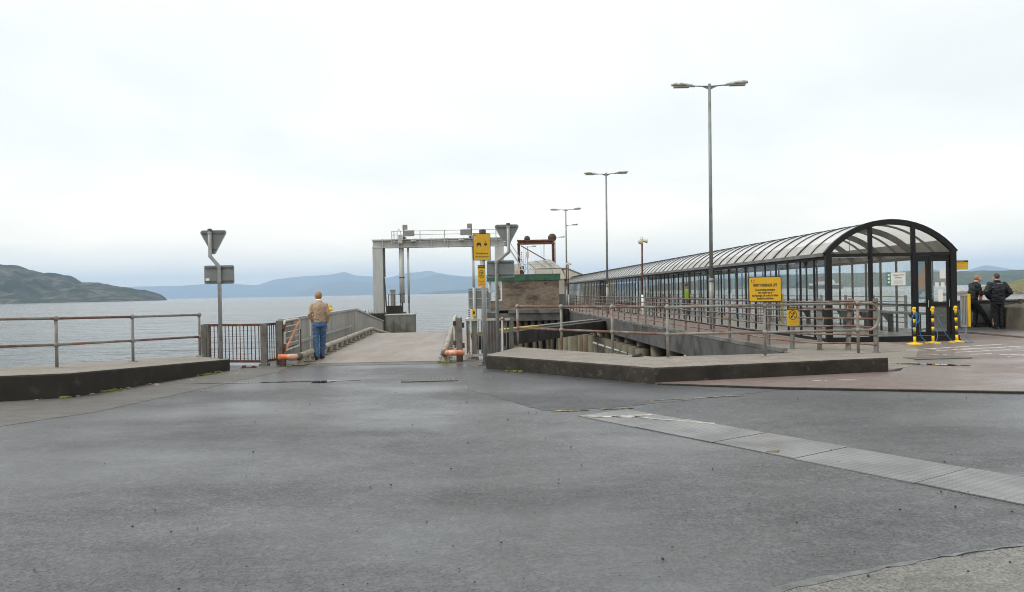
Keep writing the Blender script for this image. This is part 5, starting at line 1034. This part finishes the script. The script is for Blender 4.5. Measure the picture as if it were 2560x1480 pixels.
# yellow and black chain posts
def chain_post(loc, label, lean=0.0):
    g = tag(empty('barrier_post', loc), label, 'barrier post', 'yellow and black barrier posts'); g.rotation_euler.y = lean
    MB().lathe([(0.20, 0), (0.20, 0.012), (0.16, 0.03), (0.06, 0.045), (0.035, 0.06)], 20).build('base', 'safety_yellow', g, True)
    zz = [0.05, 0.2, 0.34, 0.44, 0.56, 0.66, 0.78, 0.93]
    for i in range(7):
        yel = i % 2 == 0
        MB().tube([(0, 0, zz[i]), (0, 0, zz[i + 1])], 0.034 if yel else 0.031, 12).build('sleeve', 'safety_yellow' if yel else 'black_paint', g, True)
    MB().lathe([(0.04, 0.90), (0.045, 0.93), (0.04, 0.97), (0.015, 0.975)], 12).build('cap', 'safety_yellow', g, True)
    MB().box(-0.055, -0.035, -0.015, 0.015, 0.86, 0.92).build('hook', 'safety_yellow', g)
CP = [(10.52, 20.1), (11.1, 20.28), (11.86, 20.5)]
for p, l_ in zip(CP, ('left yellow and black barrier post, hung with blue rope coils', 'middle of three yellow and black barrier posts', 'right yellow and black barrier post beside the shelter corner')): chain_post((p[0], p[1], 0.03), l_, 0.0 if p[0] < 11.5 else -0.03)
rp = MB()
def rope(pts): 
    o_ = []
    for i in range(len(pts) - 1):
        p0, p1, p2, p3 = [Vector(pts[max(0, min(len(pts) - 1, i + d))]) for d in (-1, 0, 1, 2)]
        for k in range(6):
            s_ = k / 6; o_.append(0.5 * ((2 * p1) + (p2 - p0) * s_ + (2 * p0 - 5 * p1 + 4 * p2 - p3) * s_ ** 2 + (3 * p1 - p0 - 3 * p2 + p3) * s_ ** 3))
    o_.append(Vector(pts[-1])); return o_
rp.tube(rope([(10.5, 20.06, 0.88), (10.42, 20.04, 0.7), (10.38, 20.02, 0.55), (10.46, 20.02, 0.42), (10.54, 20.03, 0.6), (10.52, 20.04, 0.86), (10.60, 20.03, 0.8), (10.62, 20.03, 0.66), (10.56, 20.03, 0.6), (10.54, 20.04, 0.84)]), 0.008, 6)
rp.tube(rope([(10.55, 20.05, 0.88), (10.63, 20.06, 0.5), (10.66, 20.06, 0.25), (10.8, 20.0, 0.08), (10.95, 20.02, 0.05), (11.12, 20.12, 0.16), (11.17, 20.22, 0.36), (11.14, 20.24, 0.42)]), 0.008, 6)
rp.tube(rope([(11.12, 20.24, 0.88), (11.25, 20.22, 0.6), (11.38, 20.2, 0.3), (11.55, 20.2, 0.1), (11.75, 20.22, 0.045), (11.9, 20.3, 0.08), (11.98, 20.3, 0.05)]), 0.008, 6)
rp.tube(rope([(11.88, 20.45, 0.9), (11.95, 20.42, 0.55), (12.02, 20.4, 0.25), (12.12, 20.36, 0.08), (12.18, 20.3, 0.045), (11.9, 20.2, 0.045)]), 0.008, 6)
tag(rp.build('blue_rope', 'rope_blue', smooth=True), 'blue rope strung and coiled between the yellow barrier posts', 'rope')

# ------------------------------------------------------------------ right hand sea wall and blocks
sw = tag(MB().box(14.9, 45, 27.25, 27.65, -0.02, 0.94).build('sea_wall', 'wall_stain', bevel=0.03), 'weathered low concrete sea wall at the right', 'wall')
wc = MB().box(14.85, 45, 27.18, 27.72, 0.945, 1.0); tag(wc.build('wall_coping', 'concrete_grey', bevel=0.015), kind='structure')
tag(MB().box(16.28, 16.9, 27.16, 27.24, 0.2, 0.84).build('wall_hatch', 'grey_plate', bevel=0.01), 'grey rectangular plate fixed on the sea wall between men', 'plate')
cbk = tag(empty('concrete_block', (17.75, 26.2, 0.03)), 'large olive conical topped concrete block at right edge', 'block')
MB().lathe([(1.02, 0), (0.98, 0.72), (0.94, 0.75), (0.3, 0.87)], 20).build('body', 'olive_block', cbk); MB().box(-0.46, -0.36, -0.05, 0.05, 0.82, 1.0).build('lifting_eye', 'olive_block', cbk)
pt = tag(MB().lathe([(0.05, 0), (0.055, 0.05), (0.05, 0.1), (0.075, 0.13), (0.075, 0.17), (0.03, 0.175)], 12).build('mooring_pin', 'orange_pot', smooth=True, loc=(16.75, 27.45, 1.0)), 'small orange brown mooring pin on top of the sea wall', 'mooring pin')
tag(MB().prism([(14.0, 24.6), (45, 24.3), (45, 27.2), (14.8, 27.2), (14.2, 26.0)], 0.0, 0.036).build('grey_footway', 'asphalt'), kind='structure')

# ------------------------------------------------------------------ vessels
fy = tag(empty('ferry', (613, 1500, SEA)), 'white ferry with red funnel seen through the walkway glass', 'ferry')
MB().prism([(-32, -5), (26, -5), (33, 0), (26, 5), (-32, 5)], 0, 7.0).build('hull', 'ship_black', fy); MB().prism([(-30, -5), (24, -5), (29, 0), (24, 5), (-30, 5)], 7.0, 11).build('superstructure', 'ship_white', fy)
MB().box(-18, 16, -4.5, 4.5, 11, 14.5).build('upper_deck', 'ship_white', fy); MB().box(6, 15, -4, 4, 14.5, 17.5).build('bridge', 'ship_white', fy); MB().lathe([(2.4, 14.5), (2.2, 20), (1.8, 20.5)], 12, (-8, 0, 0)).build('funnel', 'ship_red', fy, True); MB().tube([(8, 0, 17.5), (8, 0, 24)], 0.3, 6).build('mast', 'ship_white', fy)
for i in range(12): MB().box(-26 + i * 4, -24.4 + i * 4, -5.15, -5.02, 8.2, 9.6).build('window', 'ship_black', fy)
yb = tag(empty('moored_yacht', (163, 300, SEA)), 'small moored yacht with bare mast seen through the door', 'boat')
MB().prism([(-4.5, -1.2), (3, -1.3), (5, 0), (3, 1.3), (-4.5, 1.2)], -0.2, 1.0).build('hull', 'ship_white', yb); MB().box(-2, 1.5, -0.8, 0.8, 1.0, 1.6).build('cabin', 'ship_white', yb); MB().tube([(0.6, 0, 1), (0.6, 0, 11)], 0.11, 6).build('mast', 'panel_grey', yb); MB().tube([(0.6, 0, 2.3), (-3.6, 0, 2.4)], 0.2, 6).build('boom', 'gantry_dark', yb)

# ------------------------------------------------------------------ people
def remesh(mb, name, m, parent, voxel, folds=0.0, fscale=0.12, smooth=4, keep=None):
    me = bpy.data.meshes.new('r'); me.from_pydata(mb.v, [], mb.f); me.update()
    tmp = bpy.data.objects.new('r', me); col.objects.link(tmp)
    md = tmp.modifiers.new('r', 'REMESH'); md.mode = 'VOXEL'; md.voxel_size = voxel; md.use_smooth_shade = True
    sm = tmp.modifiers.new('s', 'SMOOTH'); sm.iterations = smooth; sm.factor = 0.5
    bpy.context.view_layer.update()
    nm = bpy.data.meshes.new_from_object(tmp.evaluated_get(bpy.context.evaluated_depsgraph_get())); bpy.data.objects.remove(tmp); bpy.data.meshes.remove(me)
    if folds:
        ns = [v.normal.copy() for v in nm.vertices]
        for v, n_ in zip(nm.vertices, ns):
            p = v.co; k = noise.fractal(Vector((p.x / fscale, p.y / fscale, p.z / fscale * 1.5)), 0.8, 2.0, 3)
            v.co = p + n_ * (k * folds)
        nm.update()
    nm.name = name; nm.materials.clear(); nm.materials.append(MATS[m]); nm.polygons.foreach_set('use_smooth', [True] * len(nm.polygons))
    o = bpy.data.objects.new(name, nm); col.objects.link(o); o.parent = parent; return o
def head(mb, c, yaw, pitch, s=1.0):
    M = Matrix.Translation(c) @ Matrix.Rotation(yaw, 4, 'Z') @ Matrix.Rotation(-pitch, 4, 'X')
    h = MB(); h.ball((0, -0.012, 0.035), (0.076 * s, 0.094 * s, 0.095 * s), 18, 12); h.ball((0, 0.022, -0.045), (0.056 * s, 0.068 * s, 0.07 * s), 14, 10); h.ball((0, 0.082, -0.085), (0.026, 0.022, 0.02), 8, 6)
    h.cone((0, 0.083, 0.012), (0, 0.105, -0.028), 0.010, 0.017, 8); h.ball((0, 0.076, 0.036), (0.045, 0.016, 0.011), 10, 6); h.ball((0, 0.082, -0.058), (0.024, 0.012, 0.010), 8, 6)
    for sx in (-1, 1): h.ball((sx * 0.078, -0.005, -0.002), (0.012, 0.024, 0.034), 8, 6)
    mb.v_off = len(mb.v); mb.add([M @ Vector(v) for v in h.v], h.f); return M
def hair(M, name, m, parent, full=1.0, s=1.0):
    h = MB(); h.ball((0, -0.016, 0.042), (0.083 * s, 0.101 * s, 0.101 * s), 26, 18)
    me = bpy.data.meshes.new(name); keep = []
    for f in h.f:
        c = sum((Vector(h.v[i]) for i in f), Vector()) / len(f)
        lim = 0.055 if c.y > 0.03 else (0.03 if c.y > -0.02 else -0.045 * full)
        if c.z > lim: keep.append(f)
    vs = [Vector(v) * 1 for v in h.v]
    vs = [M @ (v + Vector((noise.noise(v * 60), noise.noise(v * 60 + Vector((5, 0, 0))), noise.noise(v * 60 + Vector((0, 9, 0))))) * 0.006) for v in vs]
    inn = [M @ (Vector((0, -0.012, 0.035)) + (Vector(v) - Vector((0, -0.016, 0.042))) * 0.9) for v in h.v]
    n_ = len(vs); fs = list(keep) + [tuple(i + n_ for i in reversed(f)) for f in keep]; from collections import Counter
    ec_ = Counter()
    for f in keep:
        for i in range(len(f)): ec_[tuple(sorted((f[i], f[(i + 1) % len(f)])))] += 1
    for (a_, b_), k in ec_.items():
        if k == 1: fs.append((a_, b_, b_ + n_, a_ + n_))
    return MB().add(vs + inn, fs).build(name, m, parent, True)
def eyes(M, parent):
    for sx in (-1, 1):
        MB().ball(M @ Vector((sx * 0.031, 0.079, 0.018)), 0.0085, 8, 6).build('eye', 'black_paint', parent, True)
def hand(mb, wrist, dirv, palm_n, curl=0.6, s=1.0):
    d = Vector(dirv).normalized(); n_ = Vector(palm_n).normalized(); sd = d.cross(n_).normalized()
    w_ = Vector(wrist); mb.cone(w_, w_ + d * 0.03, 0.025, 0.03, 8)
    pc = w_ + d * 0.055
    for k in (-1, -0.33, 0.33, 1): mb.cone(w_ + d * 0.02 + sd * k * 0.018, w_ + d * 0.085 + sd * k * 0.03, 0.014, 0.012, 8)
    for k, ln_ in zip((-1, -0.33, 0.33, 1), (0.058, 0.07, 0.075, 0.066)):
        b_ = w_ + d * 0.088 + sd * k * 0.031; p1 = b_ + (d * math.cos(curl * 0.6) + n_ * math.sin(curl * 0.6)) * ln_ * 0.55; p2 = p1 + (d * math.cos(curl * 1.7) + n_ * math.sin(curl * 1.7)) * ln_ * 0.5
        mb.cone(b_, p1, 0.0095, 0.009, 8); mb.cone(p1, p2, 0.009, 0.0075, 8)
    t0 = w_ + d * 0.03 + sd * 0.028; t1 = t0 + (d * 0.6 + sd * 0.6 + n_ * 0.4).normalized() * 0.04; t2 = t1 + (d * 0.9 + n_ * 0.45).normalized() * 0.03
    mb.cone(t0, t1, 0.013, 0.011, 8); mb.cone(t1, t2, 0.011, 0.009, 8)
def torso(mb, zs, g):   # elliptical loft through (x,y,z,rx,ry) with rounded ends
    zs = sorted(zs, key=lambda q: -q[2]); n_ = 20; rows = []
    t_ = zs[0]; rows += [(t_[0], t_[1], t_[2] + g * 0.55, t_[3] * 0.35, t_[4] * 0.4), (t_[0], t_[1], t_[2] + g * 0.38, t_[3] * 0.75, t_[4] * 0.75)]
    rows += zs; b_ = zs[-1]; rows += [(b_[0], b_[1], b_[2] - g * 0.35, b_[3] * 0.93, b_[4] * 0.93), (b_[0], b_[1], b_[2] - g * 0.55, b_[3] * 0.6, b_[4] * 0.6)]
    vs = [(x + rx * math.cos(2 * math.pi * j / n_), y + ry * math.sin(2 * math.pi * j / n_), z) for x, y, z, rx, ry in rows for j in range(n_)]; fs = []
    for i in range(len(rows) - 1):
        for j in range(n_): fs.append(((i + 1) * n_ + j, (i + 1) * n_ + (j + 1) % n_, i * n_ + (j + 1) % n_, i * n_ + j))
    fs += [tuple(range(n_)), tuple((len(rows) - 1) * n_ + j for j in range(n_ - 1, -1, -1))]
    mb.add(vs, fs)
def shoe(parent, ank, fwd, name='shoe'):
    a_ = Vector(ank); f = Vector(fwd).normalized(); mb = MB()
    z0 = a_.z
    mb.ball(a_ + f * -0.02 + Vector((0, 0, -0.02)), (0.046, 0.05, 0.05), 12, 8); mb.cone(a_ + f * -0.03 + Vector((0, 0, -0.045)), a_ + f * 0.13 + Vector((0, 0, -0.05)), 0.04, 0.036, 10); mb.ball(a_ + f * 0.16 + Vector((0, 0, -0.052)), (0.042, 0.042, 0.032), 10, 8)
    o = remesh(mb, name, 'shoe_black', parent, 0.012)
    zmin = min(v.co.z for v in o.data.vertices)
    for v in o.data.vertices:
        if v.co.z < a_.z - 0.07: v.co.z = a_.z - 0.082
    return o

# the man in the beige sweater, walking away with hands in pockets
pa = tag(empty('person', (-4.85, 19.3, 0.012), R(4)), 'person in beige sweater and blue jeans, head bowed, walking up the ramp', 'person')
bd_ = MB(); Mh = head(bd_, Vector((-0.035, 0.09, 1.565)), R(16), R(-34), 1.08); bd_.cone((0, 0.01, 1.42), (-0.03, 0.065, 1.52), 0.065, 0.058); torso(bd_, [(0, 0, 1.33, 0.15, 0.09), (0, 0.0, 1.1, 0.13, 0.09), (0, 0, 0.95, 0.13, 0.09)], 0.16)
for sx in (-1, 1): bd_.cone((sx * 0.15, 0, 1.33), (sx * 0.228, -0.04, 1.12), 0.045, 0.035); bd_.cone((sx * 0.228, -0.04, 1.12), (sx * 0.182, 0.075, 0.93), 0.035, 0.028); hand(bd_, (sx * 0.182, 0.075, 0.93), (-sx * 0.15, 0.15, -1), (-sx, 0.2, 0), 0.3)
bd_.cone((-0.09, 0, 0.9), (-0.085, -0.05, 0.5), 0.07, 0.05); bd_.cone((-0.085, -0.05, 0.5), (-0.05, -0.20, 0.12), 0.05, 0.04); bd_.cone((0.09, 0, 0.9), (0.06, 0.09, 0.5), 0.07, 0.05); bd_.cone((0.06, 0.09, 0.5), (0.03, 0.10, 0.1), 0.05, 0.04)
bo_ = remesh(bd_, 'body', 'skin', pa, 0.011, smooth=3); hair(Mh, 'hair', 'hair_ginger', bo_, 1.0, 1.08); eyes(Mh, bo_)
sw_ = MB(); torso(sw_, [(0, 0.0, 1.43, 0.085, 0.075), (0, -0.004, 1.395, 0.135, 0.09), (0, -0.012, 1.33, 0.172, 0.118), (0, -0.015, 1.22, 0.165, 0.128), (0, -0.008, 1.1, 0.152, 0.125), (0, 0.0, 0.99, 0.158, 0.122)], 0.06)
sw_.ball((0, 0, 0.94), (0.160, 0.12, 0.04), 16, 8)
for sx in (-1, 1): sw_.ball((sx * 0.155, 0, 1.335), (0.07, 0.075, 0.075)); sw_.cone((sx * 0.165, -0.005, 1.325), (sx * 0.232, -0.04, 1.12), 0.066, 0.052); sw_.cone((sx * 0.232, -0.04, 1.12), (sx * 0.188, 0.06, 0.95), 0.052, 0.043)
remesh(sw_, 'sweater', 'sweater', pa, 0.014, 0.012, 0.09)
cl_ = MB(); cl_.ball((-0.008, 0.012, 1.475), (0.078, 0.07, 0.035), 16, 8); remesh(cl_, 'collar', 'shirt_white', pa, 0.012)
tr_ = MB(); torso(tr_, [(0, 0, 0.92, 0.168, 0.118), (0, -0.015, 0.84, 0.172, 0.128)], 0.09)
tr_.cone((-0.085, 0, 0.84), (-0.085, -0.05, 0.5), 0.098, 0.075); tr_.cone((-0.085, -0.05, 0.5), (-0.05, -0.20, 0.11), 0.074, 0.066); tr_.cone((0.085, 0, 0.84), (0.062, 0.09, 0.5), 0.098, 0.075); tr_.cone((0.062, 0.09, 0.5), (0.03, 0.10, 0.09), 0.074, 0.066)
remesh(tr_, 'jeans', 'denim', pa, 0.013, 0.012, 0.075)
shoe(pa, (-0.05, -0.20, 0.085), (-0.12, 1, -0.05)); shoe(pa, (0.025, 0.11, 0.082), (0.1, 1, 0))

# man leaning, looking at a phone
pb = tag(empty('person', (16.3, 27.0, 0.036), R(-92)), 'person in black motorcycle clothes leaning and looking at a phone', 'person'); S_ = 1.06; pb.scale = (S_,) * 3
bd_ = MB(); Mh = head(bd_, Vector((0, 0.08, 1.62)), 0, R(-24)); bd_.cone((0, -0.02, 1.45), (0, 0.045, 1.56), 0.07, 0.06); torso(bd_, [(0, -0.03, 1.35, 0.15, 0.1), (0, -0.08, 1.1, 0.13, 0.1), (0, -0.1, 0.95, 0.13, 0.09)], 0.16)
for sx in (-1, 1):
    bd_.cone((sx * 0.19, -0.03, 1.4), (sx * 0.24, 0.02, 1.13), 0.05, 0.04); bd_.cone((sx * 0.24, 0.02, 1.13), (sx * 0.06, 0.30, 1.17), 0.04, 0.028); hand(bd_, (sx * 0.06, 0.30, 1.17), (-sx * 0.25, 1, 0.1), (-sx, 0.1, 0.3), 0.7)
bd_.cone((-0.09, -0.09, 0.84), (-0.10, 0.05, 0.5), 0.07, 0.055); bd_.cone((-0.10, 0.05, 0.5), (-0.10, 0.0, 0.1), 0.05, 0.04); bd_.cone((0.09, -0.08, 0.84), (0.11, 0.16, 0.48), 0.07, 0.055); bd_.cone((0.11, 0.16, 0.48), (0.11, 0.36, 0.11), 0.05, 0.04)
bo_ = remesh(bd_, 'body', 'skin', pb, 0.009, smooth=3); eyes(Mh, bo_); hair(Mh, 'hair', 'hair_ginger', bo_, 0.4, 0.955)
jk = MB(); torso(jk, [(0, -0.02, 1.42, 0.17, 0.10), (0, -0.035, 1.33, 0.215, 0.145), (0, -0.06, 1.2, 0.205, 0.155), (0, -0.085, 1.07, 0.20, 0.15), (0, -0.1, 0.95, 0.2, 0.145)], 0.11); jk.ball((0, -0.01, 1.485), (0.1, 0.09, 0.045), 14, 8)
for sx in (-1, 1): jk.ball((sx * 0.19, -0.03, 1.39), 0.095); jk.cone((sx * 0.2, -0.03, 1.38), (sx * 0.265, 0.02, 1.12), 0.085, 0.07); jk.cone((sx * 0.265, 0.02, 1.12), (sx * 0.085, 0.27, 1.165), 0.068, 0.05)
remesh(jk, 'jacket', 'jacket_black', pb, 0.015, 0.013, 0.09)
tr_ = MB(); torso(tr_, [(0, -0.1, 0.9, 0.175, 0.13), (0, -0.1, 0.82, 0.175, 0.13)], 0.09)
tr_.cone((-0.09, -0.09, 0.84), (-0.10, 0.05, 0.5), 0.105, 0.085); tr_.cone((-0.10, 0.05, 0.5), (-0.10, 0.0, 0.1), 0.082, 0.07); tr_.cone((0.09, -0.08, 0.84), (0.11, 0.16, 0.48), 0.105, 0.085); tr_.cone((0.11, 0.16, 0.48), (0.11, 0.36, 0.11), 0.082, 0.068)
remesh(tr_, 'trousers', 'trouser_black', pb, 0.014, 0.014, 0.08)
shoe(pb, (-0.10, 0.01, 0.082), (0, 1, 0)); shoe(pb, (0.11, 0.38, 0.085), (0.1, 1, 0.1))
MB().box(-0.035, 0.035, -0.004, 0.004, -0.07, 0.07).build('phone_case', 'phone_black', None).name = 'mobile_phone'
ph = bpy.data.objects['mobile_phone']; ph.location = Matrix.Translation((16.3, 27.0, 0.036)) @ (Matrix.Rotation(R(-92), 3, 'Z') @ Vector((0.0, 0.40, 1.19)) * S_); ph.rotation_euler = (R(-35), 0, R(-92)); tag(ph, 'dark mobile phone in the hands of the leaning person', 'phone')

# man seen from behind, hands in jacket pockets
pc = tag(empty('person', (16.52, 26.15, 0.036), R(-8)), 'person in black padded jacket seen from behind facing the sea', 'person'); pc.scale = (1.05,) * 3
bd_ = MB(); Mh = head(bd_, Vector((-0.01, 0.05, 1.665)), R(22), R(-14)); bd_.cone((0, 0.0, 1.47), (-0.005, 0.03, 1.6), 0.07, 0.06); torso(bd_, [(0, 0, 1.35, 0.15, 0.1), (0, 0, 1.1, 0.13, 0.1), (0, 0, 0.95, 0.13, 0.09)], 0.16)
for sx in (-1, 1):
    bd_.cone((sx * 0.2, 0, 1.42), (sx * 0.34, -0.06, 1.18), 0.05, 0.04); bd_.cone((sx * 0.34, -0.06, 1.18), (sx * 0.2, 0.06, 1.0), 0.04, 0.03); hand(bd_, (sx * 0.2, 0.06, 1.0), (-sx * 0.8, 0.4, -0.3), (0, 1, 0), 0.4)
    bd_.cone((sx * 0.1, 0, 0.9), (sx * 0.1, 0.0, 0.12), 0.07, 0.045)
bo_ = remesh(bd_, 'body', 'skin', pc, 0.010, smooth=3); eyes(Mh, bo_); hair(Mh, 'hair', 'hair_dark', bo_)
jk = MB(); torso(jk, [(0, 0.0, 1.46, 0.19, 0.11), (0, -0.015, 1.37, 0.24, 0.155), (0, -0.02, 1.25, 0.24, 0.17), (0, -0.015, 1.12, 0.235, 0.165), (0, -0.01, 1.0, 0.235, 0.16), (0, -0.01, 0.92, 0.225, 0.15)], 0.11); jk.ball((0, 0.0, 1.535), (0.115, 0.1, 0.05), 14, 8)
for sx in (-1, 1): jk.ball((sx * 0.21, 0, 1.42), 0.105); jk.cone((sx * 0.22, -0.01, 1.4), (sx * 0.36, -0.065, 1.18), 0.098, 0.088); jk.cone((sx * 0.36, -0.065, 1.18), (sx * 0.235, 0.05, 1.01), 0.085, 0.062)
remesh(jk, 'jacket', 'jacket_navy', pc, 0.016, 0.018, 0.1)
st_ = MB().bar((-0.07, -0.135, 1.455), (0.1, -0.135, 1.455), 0.01, 0.022).build('reflective_strip', 'trim_grey', pc)
tr_ = MB(); torso(tr_, [(0, 0, 0.92, 0.18, 0.13), (0, -0.01, 0.82, 0.185, 0.14)], 0.09)
for sx in (-1, 1): tr_.cone((sx * 0.09, 0, 0.84), (sx * 0.1 + 0.02, 0.0, 0.48), 0.108, 0.09); tr_.cone((sx * 0.1 + 0.02, 0.0, 0.48), (sx * 0.085 + 0.03, -0.02, 0.1), 0.088, 0.08)
remesh(tr_, 'trousers', 'trouser_black', pc, 0.014, 0.015, 0.08)
shoe(pc, (-0.055, -0.02, 0.082), (-0.1, 1, 0)); shoe(pc, (0.115, -0.02, 0.082), (0.2, 1, 0))

# staff in hi-vis: one in the cabin, one in the walkway
def staff(loc, rz, label, seated=False):
    p = tag(empty('person', loc, rz), label, 'person'); b_ = MB(); M_ = head(b_, Vector((0, 0.05, 1.66)), 0, R(-15)); b_.cone((0, 0, 1.46), (0, 0.03, 1.6), 0.07, 0.06); torso(b_, [(0, 0, 1.35, 0.15, 0.1), (0, 0, 1.1, 0.13, 0.1), (0, 0, 0.95, 0.13, 0.09)], 0.16)
    for sx in (-1, 1): b_.cone((sx * 0.19, 0, 1.4), (sx * 0.25, 0, 1.13), 0.05, 0.04); b_.cone((sx * 0.25, 0, 1.13), (sx * 0.18, 0.2, 1.02), 0.04, 0.03); hand(b_, (sx * 0.18, 0.2, 1.02), (0, 1, -0.2), (-sx, 0, 0), 0.6); b_.cone((sx * 0.09, 0, 0.9), (sx * 0.1, 0, 0.1), 0.07, 0.05)
    o_ = remesh(b_, 'body', 'skin', p, 0.014, smooth=3); hair(M_, 'hair', 'hair_dark', o_); eyes(M_, o_)
    j_ = MB(); torso(j_, [(0, 0, 1.43, 0.17, 0.10), (0, 0, 1.33, 0.215, 0.145), (0, 0, 1.2, 0.21, 0.15), (0, 0, 1.05, 0.205, 0.15), (0, 0, 0.93, 0.2, 0.14)], 0.11)
    for sx in (-1, 1): j_.ball((sx * 0.19, 0, 1.39), 0.095); j_.cone((sx * 0.2, 0, 1.38), (sx * 0.265, 0, 1.12), 0.085, 0.07); j_.cone((sx * 0.265, 0, 1.12), (sx * 0.19, 0.18, 1.03), 0.068, 0.05)
    remesh(j_, 'jacket', 'hi_vis', p, 0.018, 0.012, 0.09)
    t_ = MB(); torso(t_, [(0, 0, 0.9, 0.175, 0.13)], 0.1)
    for sx in (-1, 1): t_.cone((sx * 0.09, 0, 0.85), (sx * 0.1, 0, 0.1), 0.1, 0.07)
    remesh(t_, 'trousers', 'trouser_black', p, 0.018, 0.01, 0.09); shoe(p, (-0.1, 0, 0.082), (0, 1, 0)); shoe(p, (0.1, 0, 0.082), (0, 1, 0))
staff((-1.02, 58.2, 0.3), R(90), 'person in yellow hi-vis jacket behind the control cabin window')
staff(WP(1.5, 20.5, 0.1), R(-70), 'person in yellow hi-vis jacket standing inside the glazed walkway')

# ------------------------------------------------------------------ haze
hz_m = bpy.data.materials.new('haze'); hz_m.use_nodes = True; t = hz_m.node_tree; t.nodes.clear(); MATS['haze'] = hz_m
o = t.nodes.new('ShaderNodeOutputMaterial'); pv = t.nodes.new('ShaderNodeVolumePrincipled'); pv.inputs['Color'].default_value = (0.56, 0.755, 1.0, 1); pv.inputs['Density'].default_value = 9.5e-5; pv.inputs['Anisotropy'].default_value = 0.0
t.links.new(pv.outputs[0], o.inputs['Volume'])
tag(MB().box(-22900, 22900, -550, 21400, SEA - 1.6, 600).build('haze', 'haze'), kind='stuff')
